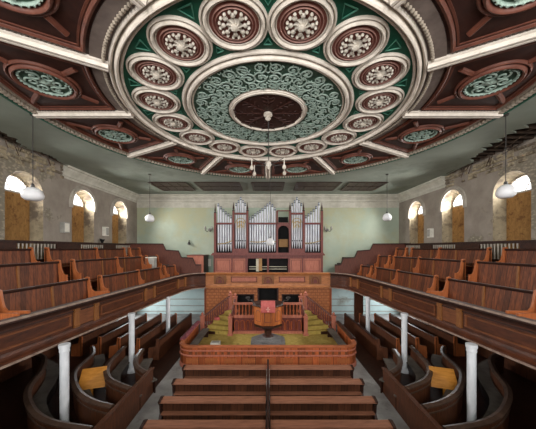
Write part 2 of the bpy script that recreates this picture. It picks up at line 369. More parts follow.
for s in (-1,1):
    Hh = Lh if s < 0 else Rh
    m = MB(); y = 5.2
    while y < 15: m.box(s*8.2, s*10.14, y, y+.07, CZ+.08, CZ+.26); y += .42
    struct(m.build('roof_joists', 'joist'))
    m = MB(); random.seed(3+s)
    for i in range(26 if s > 0 else 20):
        y = random.uniform(7.2, 13.8 if s > 0 else 12.4)
        dd = 1.0 if s > 0 else .6
        d = random.uniform(.0, dd*(1 if y < 12 else .4)); L = random.uniform(.3,.9); an = random.uniform(-.25,.25); dr = random.uniform(-.02,.2)
        x0 = s*(WX-.03-d); p0 = (x0, y, CZ+.04); p1 = (x0+s*min(L*math.sin(an), d)*1., y+L*math.cos(an), CZ+.04-dr*(random.random()<.5))
        m.tube([p0,p1], .014, 4)
    for i in range(10):
        y = random.uniform(8, 13.5 if s > 0 else 12); x = s*(WX-random.uniform(.02,.25)); m.tube([(x,y,CZ+.02),(x-s*.05,y+random.uniform(-.2,.2),CZ-random.uniform(.15,.45))], .02, 4)
    tag(m.build('broken_laths', 'lath'), 'splintered plaster laths hanging in the ragged ceiling hole above the %s wall' % SIDE[s], 'laths', kind='stuff')
    # torn masonry band where the cornice has gone
    m = MB(); y1 = 12.7 if s < 0 else 14.7; y = 3.; 
    while y < y1:
        w = random.uniform(.16,.34)
        for z in (8.52, 8.7, 8.88, 9.04):
            if random.random() < .75:
                dz = random.uniform(.1,.17); dx = random.uniform(.03,.13)
                m.loft([[(s*WX, y, z), (s*WX, y+w*.95, z), (s*WX, y+w*.9, z+dz), (s*WX, y+.02, z+dz)], [(s*(WX-dx), y+w*.1, z+.02), (s*(WX-dx*.8), y+w*.85, z+.02), (s*(WX-dx*.7), y+w*.8, z+dz*.9), (s*(WX-dx), y+w*.15, z+dz*.9)]])
        y += w
    struct(m.build('trim_%d' % (1 if s < 0 else 2), 'reveal'))

cprof = [(0,-.62),(.05,-.62),(.06,-.52),(.12,-.5),(.13,-.38),(.2,-.3),(.32,-.2),(.34,-.12),(.44,-.1),(.44,-.0),(0,0)]
for s in (-1,1):
    y0 = 12.7 if s < 0 else 14.7
    m = MB(); m.sweep([(s*WX, y0), (s*WX, YB)], [(-o*.7, CZ+z) for o,z in cprof], s); struct(m.build('trim_%d' % (3 if s < 0 else 4), 'trimband'))
m = MB(); m.sweep([(-WX,YB),(WX,YB)], [(-o*.9, CZ+z) for o,z in cprof], -1)
m.bm.verts.ensure_lookup_table(); struct(m.build('trim_5', 'trimband'))
m = MB(); m.box(-WX, WX, YB-.05, YB, CZ-.98, CZ-.62); struct(m.build('trim_6', 'trimband'))

# ------------------------------------------------------------------ ceiling decoration
def circ(cx, cy, r, n=96): return [(cx+r*math.cos(2*PI*i/n), cy+r*math.sin(2*PI*i/n)) for i in range(n)]
def ring(mb, cx, cy, r0, r1, h, n=64, style=0, z=CZ):
    w = r1-r0
    if style == 0: prof = [(r0,z),(r0,z-h*.5),(r0+w*.2,z-h*.6),(r0+w*.25,z-h),(r0+w*.55,z-h),(r0+w*.6,z-h*.7),(r0+w*.8,z-h*.75),(r0+w*.85,z-h*.4),(r1,z-h*.35),(r1,z)]
    elif style == 1: prof = [(r0,z)] + [(r0+w*(.5-.5*math.cos(PI*k/6)), z-h*math.sin(PI*k/6)) for k in range(1,6)] + [(r1,z)]
    else: prof = [(r0,z),(r0,z-h),(r1,z-h),(r1,z)]
    mb.loft([[(cx+r*math.cos(2*PI*k/n), cy+r*math.sin(2*PI*k/n), zz) for r,zz in prof] for k in range(n)], False, True)
def disc(mb, cx, cy, r, z, h=.02, n=64): mb.prism(circ(cx,cy,r,n), z-h, z)

rose = thing('ceiling_rose', 'great round green scrollwork rose with dark carved centre in middle of ceiling', 'ceiling rose', (0,CY,CZ))
m = MB(); disc(m, 0, CY, 2.3, CZ-.001, .03, 96); m.build('rose_ground', 'relief_bg', rose)
m = MB(); disc(m, 0, CY, 1.04, CZ-.032, .02); 
for k in range(8):
    a = k*PI/4
    m.tube([(.2*math.cos(a),CY+.2*math.sin(a),CZ-.06),(.95*math.cos(a),CY+.95*math.sin(a),CZ-.06)], .02, 6)
    for q in range(1,5):
        rr = .2+.18*q
        for t in (-1,1):
            m.tube([(rr*math.cos(a),CY+rr*math.sin(a),CZ-.06),((rr+.12)*math.cos(a+t*.22),CY+(rr+.12)*math.sin(a+t*.22),CZ-.06)], .015, 5)
m.build('carved_centre', 'panel', rose)
m = MB(); ring(m, 0, CY, 1.0, 1.17, .1); m.build('inner_rim', 'cream', rose, smooth=False)
m = MB(); ring(m, 0, CY, 2.14, 2.2, .06, 96, 1); ring(m, 0, CY, 2.21, 2.34, .12, 96, 1); ring(m, 0, CY, 2.35, 2.46, .08, 96, 1); m.build('outer_rim', 'cream', rose)
m = MB(); m.lathe(0, CY, [(.03,CZ-.05),(.12,CZ-.06),(.14,CZ-.12),(.06,CZ-.17),(.09,CZ-.22),(.03,CZ-.28)], 16); m.build('boss', 'rosette', rose, smooth=True)
m = MB()
def spiral(mb, cx, cy, a0, R, turns, dirn, w):
    pts = []
    n = int(18*turns)
    for i in range(n+1):
        t = i/n; r = R*(1-t*.88); a = a0+dirn*2*PI*turns*t; pts.append((cx+r*math.cos(a), cy+r*math.sin(a), CZ-.05))
    mb.tube(pts, w, 5, w*.8)
    mb.polar(cx, cy, R*.22, lambda u,th: CZ-.075+.04*u, lambda th: 1+.2*math.cos(5*th), 10, 2)
random.seed(5)
for k in range(16):
    a = 2*PI*k/16
    for rr, R in ((1.95,.17),(1.62,.2),(1.33,.14)):
        for t in (-1,1):
            aa = a+t*(PI/32)*1.0; spiral(m, rr*math.cos(aa), CY+rr*math.sin(aa), a+(0 if rr < 1.9 else PI), R, 1.6, t, .02)
    for q in range(46):
        rr = random.uniform(1.22,2.12); aa = a+random.uniform(-.19,.19); th = random.uniform(0,PI)
        x, y = rr*math.cos(aa), CY+rr*math.sin(aa)
        m.tube([(x,y,CZ-.045),(x+.05*math.cos(th),y+.05*math.sin(th),CZ-.065),(x+.1*math.cos(th+.5),y+.1*math.sin(th+.5),CZ-.045)], .016, 5, .009)
m.build('scrollwork', 'relief', rose)

band = thing('ceiling_ring', 'green painted ceiling ring edged by broad cream beaded mouldings around roundels', 'ceiling moulding', (0,CY,CZ))
m = MB(); ring(m, 0, CY, 2.42, 3.82, .015, 96, 2); m.build('ring_ground', 'cgreen', band)
m = MB()
for k in range(16):
    for rr, sg in ((3.56,1),(2.66,-1)):
        a = 2*PI*k/16; d = .12 if sg > 0 else .07
        tri = [(rr+d*sg*.9, 0.), (rr-d*sg, d*1.0), (rr-d*sg, -d*1.0)]
        tri = [(rr+sg*d, d*1.15), (rr+sg*d, -d*1.15), (rr-sg*d*1.1, 0)]
        P = [(x*math.cos(a)-y*math.sin(a), CY+x*math.sin(a)+y*math.cos(a), CZ-.03) for x,y in tri]
        m = MB(); m.tube(P+[P[0]], .016, 5); m.build('spandrel_moulding', 'cgreen2', band)
m = MB(); ring(m, 0, CY, 3.79, 3.86, .07, 128, 1); ring(m, 0, CY, 3.88, 3.98, .15, 128, 1); ring(m, 0, CY, 4.0, 4.09, .1, 128, 1); m.build('ring_moulding', 'cream', band)
m = MB(); ring(m, 0, CY, 4.1, 4.42, .05, 128, 2); m.build('outer_band', 'taupe', band)
m = MB()
for k in range(280):
    a = 2*PI*k/280; r = 4.17
    m.lathe(r*math.cos(a), CY+r*math.sin(a), [(.02,CZ-.05),(.038,CZ-.06),(.04,CZ-.09),(.015,CZ-.11)], 6)
m.build('beads', 'creamd', band, smooth=True)

pos = {}
def side_name(th):   # th measured from the far axis, positive to the right
    return 'right' if th > 0 else 'left'
roundgroup = 'red and cream roundels of the ceiling ring'
for k in range(16):
    th = (11.25+22.5*k); th = th if th <= 180 else th-360
    a = math.radians(th); cx, cy = 3.13*math.sin(a), CY+3.13*math.cos(a)
    idx = int(round((180-abs(th)-11.25)/22.5))       # 0 nearest (top of the photo)
    w = {0:'the topmost one', 7:'the lowest one'}.get(idx, '%s from the top' % ORD[idx])
    t = thing('ceiling_roundel', 'red and cream ceiling roundel, %s on the %s half of the ring' % (w, side_name(th)), 'ceiling medallion', (cx,cy,CZ), roundgroup)
    m = MB(); disc(m, cx, cy, .48, CZ-.016, .025, 32); m.build('roundel_ground', 'pink', t)
    m = MB(); ring(m, cx, cy, .445, .485, .06, 40, 1); ring(m, cx, cy, .485, .57, .1, 40, 1); ring(m, cx, cy, .575, .63, .07, 40, 1); m.build('roundel_rim', 'cream', t, smooth=True)
    m = MB(); ring(m, cx, cy, .38, .405, .05, 32, 1, CZ-.02); ring(m, cx, cy, .325, .34, .05, 32, 1, CZ-.02); m.build('roundel_inner_rings', 'pinkl', t, smooth=True)
    m = MB(); m.polar(cx, cy, .15, lambda u,tt: CZ-.06-.05*(1-u)-.012*math.cos(8*tt+u*6), lambda tt: 1+.12*math.cos(8*tt), 48, 5)
    for n_,rr_,r_ in ((8,.2,.05),(16,.265,.034)):
        for q in range(n_):
            b = 2*PI*(q+.5*(n_ == 16))/n_; m.lathe(cx+rr_*math.cos(b), cy+rr_*math.sin(b), [(r_*.7,CZ-.04),(r_,CZ-.06),(r_*.8,CZ-.085),(r_*.2,CZ-.1)], 6)
    m.lathe(cx, cy, [(.06,CZ-.09),(.07,CZ-.13),(.03,CZ-.16),(.01,CZ-.165)], 12); m.build('rosette', 'rosette', t, smooth=True)

border = thing('ceiling_border', 'circular dentilled border where brown ceiling panels meet the flat green-grey ceiling', 'ceiling moulding', (0,CY,CZ))
m = MB(); ring(m, 0, CY, 6.95, 7.12, .13, 160); m.build('border_moulding', 'cgreen', border)
m = MB(); ring(m, 0, CY, 6.72, 6.82, .07, 160, 1)
for k in range(300):
    a = 2*PI*k/300; c_, s_ = math.cos(a), math.sin(a); r0, r1, w = 6.83, 6.94, .045
    P = [(r0,-w),(r1,-w),(r1,w),(r0,w)]
    m.prism([(x*c_-y*s_, CY+x*s_+y*c_) for x,y in P], CZ-.13, CZ-.02)
m.build('dentils', 'creamd', border)

def rot2(x, y, a): return (x*math.sin(a)+y*math.cos(a), CY+x*math.cos(a)-y*math.sin(a))   # x radial, y tangential (clockwise), a from the far axis
for k in range(-5, 7):
    if k == 6: continue
    a = math.radians(30*k)
    side = 'far centre' if k == 0 else side_name(k)
    n_ = 5-abs(k)
    if k == 0: lab = 'cream ceiling rib running straight from the ring towards the organ'
    else: lab = 'cream moulded ceiling rib, %s from the top on the %s side of the circle' % (ORD[n_], side)
    t = thing('ceiling_rib', lab, 'ceiling rib', (*rot2(5.4,0,a), CZ), 'cream ribs radiating from the ceiling ring')
    p0, p1 = rot2(4.08,0,a), rot2(7.0,0,a)
    m = MB(); m.sweep([p0,p1], [(-.13,CZ),(-.13,CZ-.08),(-.09,CZ-.1),(-.07,CZ-.17),(-.02,CZ-.17),(-.015,CZ-.13),(.015,CZ-.13),(.02,CZ-.17),(.07,CZ-.17),(.09,CZ-.1),(.13,CZ-.08),(.13,CZ)]); m.build('rib_moulding', 'cream', t)
    for sg in (-1,1):
        m = MB()
        for q in range(26):
            r = 4.5+q*.088
            P = [rot2(x,y,a) for x,y in ((r,sg*.15),(r+.05,sg*.15),(r+.05,sg*.21),(r,sg*.21))]
            m.prism(P, CZ-.07, CZ-.02)
        m.build('rib_dentils', 'taupe', t)

for k in range(-5, 5):
    th = 30*k+15; a = math.radians(th); n_ = int(round((135-abs(th))/30))
    lab = 'brown ceiling panel with green roundel, %s from the top on the %s side' % (ORD[n_], side_name(th))
    t = thing('ceiling_panel', lab, 'ceiling panel', (*rot2(5.6,0,a), CZ), 'brown panels between the ceiling ribs')
    def sect(r0, r1, ins, n=10):
        out = []
        for r, sg in ((r0,1),(r1,-1)):
            da = PI/12-ins/r
            for i in range(n+1):
                b = -da+2*da*i/n; b *= sg; out.append(rot2(r*math.cos(b), r*math.sin(b), a))
        return out
    m = MB(); m.prism(sect(4.42,6.72,.03), CZ-.03, CZ-.002); m.build('panel_field', 'panel', t)
    m = MB()
    S = sect(4.52,6.63,.25)
    m.sweep(S, [(-.04,CZ-.03),(-.04,CZ-.075),(0,CZ-.09),(.04,CZ-.06),(.05,CZ-.03)], -1, True)
    S = sect(4.6,6.54,.34)
    m.sweep(S, [(-.02,CZ-.03),(-.02,CZ-.055),(.02,CZ-.055),(.02,CZ-.03)], -1, True); m.build('panel_moulding', 'pmould', t)
    cx, cy = rot2(5.62,0,a)
    m = MB(); ring(m, cx, cy, .55, .65, .12, 40, 1, CZ-.02); ring(m, cx, cy, .66, .73, .07, 40, 1, CZ-.02); m.build('roundel_rim', 'pmould', t, smooth=True)
    m = MB(); disc(m, cx, cy, .57, CZ-.02, .03, 40); m.build('roundel_ground', 'relief_bg', t)
    m = MB(); ring(m, cx, cy, .47, .52, .05, 32, 1, CZ-.05)
    for q in range(28):
        b = 2*PI*q/28; m.lathe(cx+.5*math.cos(b), cy+.5*math.sin(b), [(.035,CZ-.08),(.02,CZ-.11)], 5)
    for q in range(6):
        b = 2*PI*q/6+a
        ox, oy = cx+.27*math.cos(b), cy+.27*math.sin(b); pts = []
        for i in range(16): 
            u = i/15; r = .15*(1-.8*u); pts.append((ox+r*math.cos(b+5*u*1.6), oy+r*math.sin(b+5*u*1.6), CZ-.075))
        m.tube(pts, .024, 5)
    m.polar(cx, cy, .16, lambda u,tt: CZ-.06-.05*(1-u), lambda tt: 1+.25*math.cos(6*tt), 24, 3)
    m.build('roundel_relief', 'relief', t, smooth=True)
    for (r,sg) in ((4.72,1),(4.72,-1),(6.45,1),(6.45,-1)):
        hw = r*math.sin(PI/12)-.5
        q0 = rot2(r, sg*hw*.95, a); dv = Vector((q0[0]-cx, q0[1]-cy)); L = dv.length; dv.normalize(); st = (cx+dv.x*.73, cy+dv.y*.73)
        if L > .85:
            m = MB(); m.sweep([st,q0], [(-.07,CZ-.03),(-.05,CZ-.07),(0,CZ-.1),(.05,CZ-.07),(.07,CZ-.03)]); m.build('spoke', 'pmould', t)

# flat panels over the organ end
for (x0,x1,w) in ((-7.4,-5.15,'far left'),(-4.55,-1.8,'second from the left'),(-1.0,1.0,'middle'),(1.8,4.55,'second from the right'),(5.15,7.4,'far right')):
    t = thing('ceiling_grille_panel', 'dark brown rectangular ceiling panel above the organ end, %s of five' % w, 'ceiling panel', ((x0+x1)/2,17.1,CZ), 'dark panels in the ceiling above the organ')
    m = MB(); m.box(x0,x1,16.0,18.2,CZ-.03,CZ-.002); m.build('panel_field', 'dark', t)
    P = [(x0,16.0),(x1,16.0),(x1,18.2),(x0,18.2)]
    m = MB(); m.sweep(P, [(-.07,CZ-.001),(-.07,CZ-.06),(.05,CZ-.06),(.05,CZ-.03)], 1, True); m.build('panel_frame', 'dark', t)
    m = MB()
    for i in range(1,4):
        x = x0+(x1-x0)*i/4; m.box(x-.02,x+.02,16.05,18.15,CZ-.055,CZ-.03)
    m.box(x0,x1,17.08,17.12,CZ-.055,CZ-.03); m.build('panel_ribs', 'dark', t)

# ------------------------------------------------------------------ galleries
PB = [(6.75,2),(6.45,4),(6.2,6),(6.05,8),(5.85,11),(5.68,14),(5.52,16),(5.1,17.3),(4.3,17.8)]
base = catmull(PB, 7)
for s in (-1,1):
    P = [(s*x,y) for x,y in base]; sd = SIDE[s]
    # raked deck
    m = MB()
    m.sweep(P, [(0.02,2.42),(0.02,2.72),(1.05,2.72),(1.05,3.3),(2.15,3.3),(2.15,3.95),(3.2,3.95),(3.2,4.4),(6,4.4),(6,2.42)], s)
    for v in m.bm.verts:
        v.co.x = max(-WX, min(WX, v.co.x)); v.co.y = min(v.co.y, YB-.02)
    struct(m.build('gallery_deck', 'dark', loc=(0,0,0)))
    # front
    mn = {-1:'left', 1:'right'}[s]
    t = thing('gallery_parapet', 'dark panelled wooden gallery front sweeping along the %s side of the hall' % mn, 'gallery front', (s*6,10,2.4), 'gallery fronts')
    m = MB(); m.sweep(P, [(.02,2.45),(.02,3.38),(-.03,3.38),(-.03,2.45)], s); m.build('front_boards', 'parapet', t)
    m = MB(); m.sweep(P, [(.14,3.34),(.14,3.4),(-.1,3.4),(-.14,3.36),(-.14,3.32),(-.08,3.28),(-.05,3.2),(.02,3.2),(.02,3.34)], s); m.build('cap_rail', 'pewcap', t)
    m = MB(); m.sweep(P, [(-.1,3.402),(-.1,3.412),(-.15,3.39),(-.155,3.365),(-.14,3.36)], s); m.build('pale_edge', 'rail_edge', t)
    m = MB(); m.sweep(P, [(.02,2.38),(.02,2.62),(-.05,2.62),(-.08,2.55),(-.08,2.48),(-.14,2.44),(-.14,2.38)], s); m.build('lower_moulding', 'parapet', t)
    m = MB(); m.sweep(P, [(-.08,2.375),(-.08,2.345),(-.165,2.345),(-.165,2.40),(-.145,2.40)], s); m.build('soffit_edge', 'rail_edge', t)
    m = MB(); m.sweep(P, [(-.03,3.12),(-.055,3.12),(-.055,3.16),(-.03,3.16)], s); m.build('band_moulding', 'pewcap', t)
    pil = [4.75, 8.5, 12.5, 16.2]
    for pc in pil:
        for dy in (-.42,.42):
            q = cut(P, pc+dy-.1, pc+dy+.1); m = MB(); m.sweep(q, [(-.03,2.62),(-.09,2.62),(-.09,2.7),(-.075,2.72),(-.075,3.08),(-.095,3.1),(-.095,3.2),(-.03,3.2)], s); m.build('pilaster', 'pilaster', t)
        q = cut(P, pc-.3, pc+.3); m = MB(); m.sweep(q, [(-.03,2.66),(-.045,2.66),(-.045,3.1),(-.03,3.1)], s); m.build('pilaster_panel', 'ptrim', t)
    for y0,y1 in ((5.4,7.88),(9.15,11.85),(13.15,15.6)):
        q = cut(P, y0, y1); m = MB()
        for z in (2.7,3.02): m.sweep(q, [(-.03,z),(-.075,z+.01),(-.075,z+.04),(-.03,z+.05)], s)
        for e0,e1 in ((y0,y0+.06),(y1-.06,y1)): m.sweep(cut(P,e0,e1), [(-.03,2.7),(-.056,2.7),(-.056,3.07),(-.03,3.07)], s)
        m.build('panel_moulding', 'ptrim', t)
    # pews
    rows = [(.95,2.72,'front row'),(2.05,3.3,'middle row'),(3.1,3.95,'back row')]
    blocks = [(3.6,6.55,None),(6.75,9.85,None),(10.45,15.55,13.2),(16.05,17.15,None)]
    bn = ['nearest block at the picture edge','block nearest the camera','long middle block','short block next to end screen']
    for ri,(d,fz,rn) in enumerate(rows):
        RP = ymono(offset(P, d, s))
        for bi,(y0,y1,mid) in enumerate(blocks):
            if bi == 0 and ri > 0: continue
            if bi == 3 and ri == 2: y1 = 17.0
            path = cut(RP, y0, y1)
            if bi == 1 and ri > 0: lab = '%s of wooden gallery pews on the %s, block nearest the camera' % (rn, sd)
            else: lab = '%s of wooden gallery pews on the %s, %s' % (rn, sd, bn[bi])
            t = thing('gallery_pew', lab, 'pew', (path[0][0], path[0][1], fz), 'raked pews in the side galleries')
            top = (3.95,4.6,5.08)[ri]; ah = (3.5,4.12,4.62)[ri]; aw = .88 if (ri == 0 and bi in (0,1)) else .36
            m = MB(); m.sweep(path, [(.04,fz),(.04,top-.06),(.0,top-.06),(-.08,fz+.36),(-.08,fz+.02),(-.02,fz)], s); m.build('backrest', 'pew', t)
            m = MB(); m.sweep(path, [(.07,top-.07),(.07,top),(-.05,top),(-.07,top-.03),(-.05,top-.08)], s); m.build('cap_rail', 'pewcap', t)
            m = MB(); m.sweep(path, [(-.06,fz+.34),(-.06,fz+.38),(-.44,fz+.40),(-.45,fz+.36)], s); m.build('seat', 'seat', t)
            # book ledge behind the back
            ends = [y0, y1-.06] + ([mid] if mid else [])
            for e in ends:
                q = cut(RP, e, e+.06); m = MB()
                m.sweep(q, [(.08,fz),(.08,top+.03),(.03,top+.06),(-.08,top+.04),(-.13,ah+.2),(-.18,ah+.04),(-.26,ah-.04),(-aw,ah-.03),(-aw,fz)], s); m.build('bench_end', 'bench_end', t)
            m = MB()
            L = y1-y0; n = max(1, int(L/1.4))
            m.bm.free()
            for i in range(1,n): m = MB(); m.sweep(cut(RP, y0+L*i/n-.03, y0+L*i/n+.03), [(-.02,top-.06),(-.05,top-.06),(-.105,fz+.4),(-.02,fz+.4)], s); m.build('back_stile', 'pilaster', t)
    # rear balustrade by the wall
    t = thing('gallery_balustrade', 'dark railing with pale turned balusters along the top of the %s gallery' % sd, 'balustrade', (s*9.75,12,4.4), 'balustrades along the gallery tops')
    bx = s*9.72; q = [(bx,3.5),(bx,18.2)]
    m = MB(); m.sweep(q, [(-.06,5.34),(.06,5.34),(.06,5.4),(-.06,5.4)], s); m.sweep(q, [(-.03,5.28),(.03,5.28),(.03,5.34),(-.03,5.34)], s); m.build('hand_rail', 'pewcap', t)
    spans = [(c-.95,c+.95) for c in (7.35,10.9,14.3,17.4)]
    pan = [(3.5,6.4)] + [(a[1],b[0]) for a,b in zip(spans, spans[1:])]
    for a,b in pan: m = MB(); m.box(bx-.025,bx+.025,a,b,4.4,5.29); m.build('rail_panel', 'dark', t)
    for a,b in spans:
        m = MB(); m.box(bx-.03,bx+.03,a,min(b,18.2),4.4,4.62); m.build('rail_panel', 'dark', t)
        n = int((min(b,18.2)-a)/.17)
        if a < 7.5: continue
        for i in range(n):
            y = a+.1+i*.17; m = MB(); m.lathe(bx, y, [(.03,4.62),(.03,4.68),(.018,4.7),(.034,4.86),(.018,5.08),(.03,5.2),(.03,5.29)], 8); m.build('baluster', 'archi', t, smooth=True)
    # stepped end screen
    pts = [(4.75,3.05),(4.75,E-1.2),(5.15,E-1.2),(5.35,E-.72),(6.15,E-.68),(6.35,E-.22),(7.25,E-.15),(7.45,E+.28),(WX-.02,E+.3),(WX-.02,3.05)]
    t = thing('stepped_screen', 'dark red wooden screen stepping up to the wall at end of %s gallery' % sd, 'screen', (s*7.5,18.3,3.05), 'stepped screens at the gallery ends')
    m = MB(); m.prismy([(s*x,z) for x,z in pts], 18.3, 18.36); m.build('screen_boards', 'screen', t)
    cap = pts[1:-1]
    m = MB(); m.loft([[(s*x,18.26,z-.03),(s*x,18.4,z-.03),(s*x,18.4,z+.04),(s*x,18.26,z+.04)] for x,z in cap]); m.build('screen_cap', 'pewcap', t)

# choir gallery across the end
m = MB(); m.box(-4.35,4.35,17.82,YB,2.42,3.05); struct(m.build('gallery_deck', 'dark'))
t = thing('choir_parapet', 'panelled wooden gallery front with small carved arches below the organ', 'gallery front', (0,17.8,2.4))
Q = [(-4.3,17.8),(4.3,17.8)]
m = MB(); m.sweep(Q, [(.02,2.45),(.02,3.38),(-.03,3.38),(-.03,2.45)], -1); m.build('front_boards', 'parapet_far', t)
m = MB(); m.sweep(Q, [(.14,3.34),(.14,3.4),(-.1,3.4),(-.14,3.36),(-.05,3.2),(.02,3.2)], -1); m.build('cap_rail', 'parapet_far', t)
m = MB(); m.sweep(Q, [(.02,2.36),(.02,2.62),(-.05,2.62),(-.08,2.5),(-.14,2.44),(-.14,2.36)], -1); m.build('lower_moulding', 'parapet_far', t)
for xc in (-3.3,0,3.25):
    m = MB(); m.box(xc-.42,xc+.42,17.72,17.78,2.62,3.24); m.build('arch_block', 'pilaster', t)
    m = MB()
    m.tube([(xc-.24*math.cos(PI*i/10)*1.0, 17.71, 2.86+.24*math.sin(PI*i/10)) for i in range(11)], .03, 6)
    for x in (-.24,.24): m.tube([(xc+x,17.71,2.66),(xc+x,17.71,2.86)], .03, 6)
    m.prismy([(xc-.13,2.68),(xc+.13,2.68),(xc+.13,2.86),(xc,3.0),(xc-.13,2.86)], 17.70, 17.72); m.build('carved_arch', 'red', t)
for x0,x1 in ((-2.55,-.75),(.75,2.55)):
    m = MB()
    for z in (2.74,3.08): m.box(x0,x1,17.73,17.77,z,z+.05)
    for x in (x0,x1-.05): m.box(x,x+.05,17.73,17.77,2.74,3.13)
    m.build('panel_moulding', 'red', t)
    m = MB(); m.box(x0+.08,x1-.08,17.75,17.77,2.82,3.05); m.build('raised_panel', 'redpanel', t)
# corbel blocks at the corners of front
# cupboard box on the left
t = thing('organ_loft_cupboard', 'pinkish red boxed wooden cupboard in the gallery left of the organ', 'cupboard', (-5.0,18.5,3.05))
m = MB(); m.box(-5.75,-4.6,18.42,19.95,3.05,4.55); m.build('cupboard_sides', 'dark', t)
m = MB(); m.box(-5.76,-4.6,18.38,18.42,3.05,4.57); m.build('cupboard_front', 'redpanel', t)
m = MB(); m.box(-5.8,-4.55,18.36,19.95,4.55,4.6); m.build('cupboard_top', 'red', t)

# ------------------------------------------------------------------ organ
OY = 18.6; K = OY/258.
def ox(px): return (px-268)*K
def oz(py): return E+(248-py)*K
org = thing('pipe_organ', 'red wooden pipe organ with silver pipes standing in the far gallery', 'organ', (0,OY+.5,3.05))
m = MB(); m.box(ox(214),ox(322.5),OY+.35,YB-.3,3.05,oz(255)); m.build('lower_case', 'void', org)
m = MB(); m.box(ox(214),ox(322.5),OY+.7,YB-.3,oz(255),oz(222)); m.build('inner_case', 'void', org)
m = MB()
for a,b in ((213.5,215),(231.2,232.4),(245.5,247.6),(267,269),(288.2,290),(302,303.4),(321,323)): m.box(ox(a),ox(b),OY,OY+.35,3.05,oz(255.5))
m.box(ox(213.5),ox(323),OY+.02,OY+.35,oz(258.5),oz(255.5)); m.box(ox(213.5),ox(323),OY+.02,OY+.35,3.05,oz(272.5)); m.build('lower_frame', 'red', org)
for a,b in ((215,231.2),(232.4,245.5),(290,302),(303.4,321)):
    m = MB(); m.box(ox(a),ox(b),OY+.06,OY+.3,oz(272.5),oz(258.5))
    m.build('panel', 'redpanel', org)
    m = MB()
    x0,x1,z0,z1 = ox(a)+.1,ox(b)-.1,oz(272.5)+.1,oz(258.5)-.1
    m.box(x0,x1,OY+.04,OY+.06,z0,z0+.03); m.box(x0,x1,OY+.04,OY+.06,z1-.03,z1); m.box(x0,x0+.03,OY+.04,OY+.06,z0,z1); m.box(x1-.03,x1,OY+.04,OY+.06,z0,z1); m.build('panel_bead', 'red', org)
m = MB(); m.box(ox(211.5),ox(324.5),OY-.12,OY+.4,oz(255.5),oz(254)); m.box(ox(212.3),ox(323.7),OY-.06,OY+.4,oz(254),oz(252.8)); m.build('ledge', 'red', org)
m = MB(); 
for z in (3.55,3.72): m.box(ox(249),ox(287),OY+.12,OY+.3,z,z+.04)
m.box(ox(256),ox(259),OY+.1,OY+.3,3.4,oz(259))
m.build('keyboard_slips', 'ivory', org)
m = MB(); m.box(ox(258.6),ox(262),OY+.05,OY+.3,3.45,oz(258.5)); m.build('music_desk', 'tan', org)
# posts, rails and spires
def rail(a,b,y0,y1,nm='transom'):
    m = MB(); m.box(ox(a),ox(b),OY+.02,OY+.14,oz(y1),oz(y0)); m.build(nm, 'red', org)
for a,b,t0 in ((213.8,216,208),(232.3,234.3,206),(246.3,248.3,206),(289,291.2,206),(302.8,304.8,206),(321,323.2,206)):
    m = MB(); m.box(ox(a),ox(b),OY,OY+.18,oz(253),oz(t0+5)); m.build('post', 'red', org)
    m = MB(); c = (ox(a)+ox(b))/2; m.lathe(c, OY+.09, [(.09,oz(t0+5)),(.1,oz(t0+4)),(.05,oz(t0+3.4)),(.07,oz(t0+2)),(.02,oz(t0-2)),(.01,oz(t0-4))], 8); m.build('finial', 'dark', org)
for a,b in ((216,232.3),(248.3,277.5),(304.8,321)): rail(a,b,222.6,224.4)
rail(234.3,246.3,212.5,214.5); rail(291.2,302.8,212.5,214.5); rail(277,289,210.2,211.2); rail(234.3,246.3,248.5,253,'tower_plinth'); rail(291.2,302.8,248.5,253,'tower_plinth')
rail(276.3,278,211,253,'post')
# opening with arch
m = MB(); n=10; cx=ox(283.5); rr=(ox(289)-ox(278))/2
for i in range(n):
    a0,a1 = PI*i/n, PI*(i+1)/n; zb = oz(231)
    P = [(cx-rr*math.cos(a0), zb+rr*math.sin(a0)), (cx-rr*math.cos(a1), zb+rr*math.sin(a1)), (cx-rr*math.cos(a1), oz(222.5)), (cx-rr*math.cos(a0), oz(222.5))]
    m.prismy(P, OY+.03, OY+.1)
m.build('open_arch', 'red', org)
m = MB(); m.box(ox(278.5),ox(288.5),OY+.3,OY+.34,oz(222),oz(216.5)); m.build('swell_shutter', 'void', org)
m = MB(); m.box(ox(279),ox(288.5),OY+.4,OY+.68,oz(247),oz(239)); m.build('wind_chest', 'tan', org)
def pipe(px, top, foot=251.5, r=.075, yy=OY+.22):
    x = ox(px); zt = oz(top); zb = oz(foot); m = MB()
    m.lathe(x, yy, [(.02,zb),(r,zb+.5),(r,zt),(r*.8,zt+.005),(r*.8,zt-.03)], 12)
    p = m.build('pipe', 'pipe', org, smooth=True)
    m = MB(); m.lathe(x, yy, [(r*1.03,zt-.16),(r*1.05,zt-.1),(r*.95,zt+.06),(r*.5,zt+.08)], 10); m.build('pipe_cap', 'pipetip', p)
    m = MB(); m.box(x-r*.55,x+r*.55,yy-r*1.04,yy-r*.7,zb+.52,zb+.6); m.build('pipe_mouth', 'void', p)
for i,t0 in enumerate((204,207,209.5,212,214,216)): pipe(217.8+i*2.55, t0, r=.072)
for i,t0 in enumerate((216,214,212,209.5,206.5,203)): pipe(306.3+i*2.6, t0, r=.072)
for c in (240.4,297.2):
    for i,t0 in enumerate((203.5,200.5,197.5,200.5,203.5)): pipe(c-4.6+i*2.3, t0, 248.5, .066)
for i,t0 in enumerate((217.5,216,214,212,210.5,208.5,206.5,204,202,204.5,208)): pipe(249.9+i*2.5, t0, r=.07)
for (a,b,y0,y1) in ((217,232,244,240.5),(250,268,241.5,240.5),(268,276,240.5,241.5),(305,321,243,240.5)):
    m = MB(); m.tube([(ox(a+(b-a)*i/6), OY+.13, oz(y0+(y1-y0)*i/6+1.*math.sin(PI*i/6))) for i in range(7)], .025, 6); m.build('gilt_band', 'gold', org)
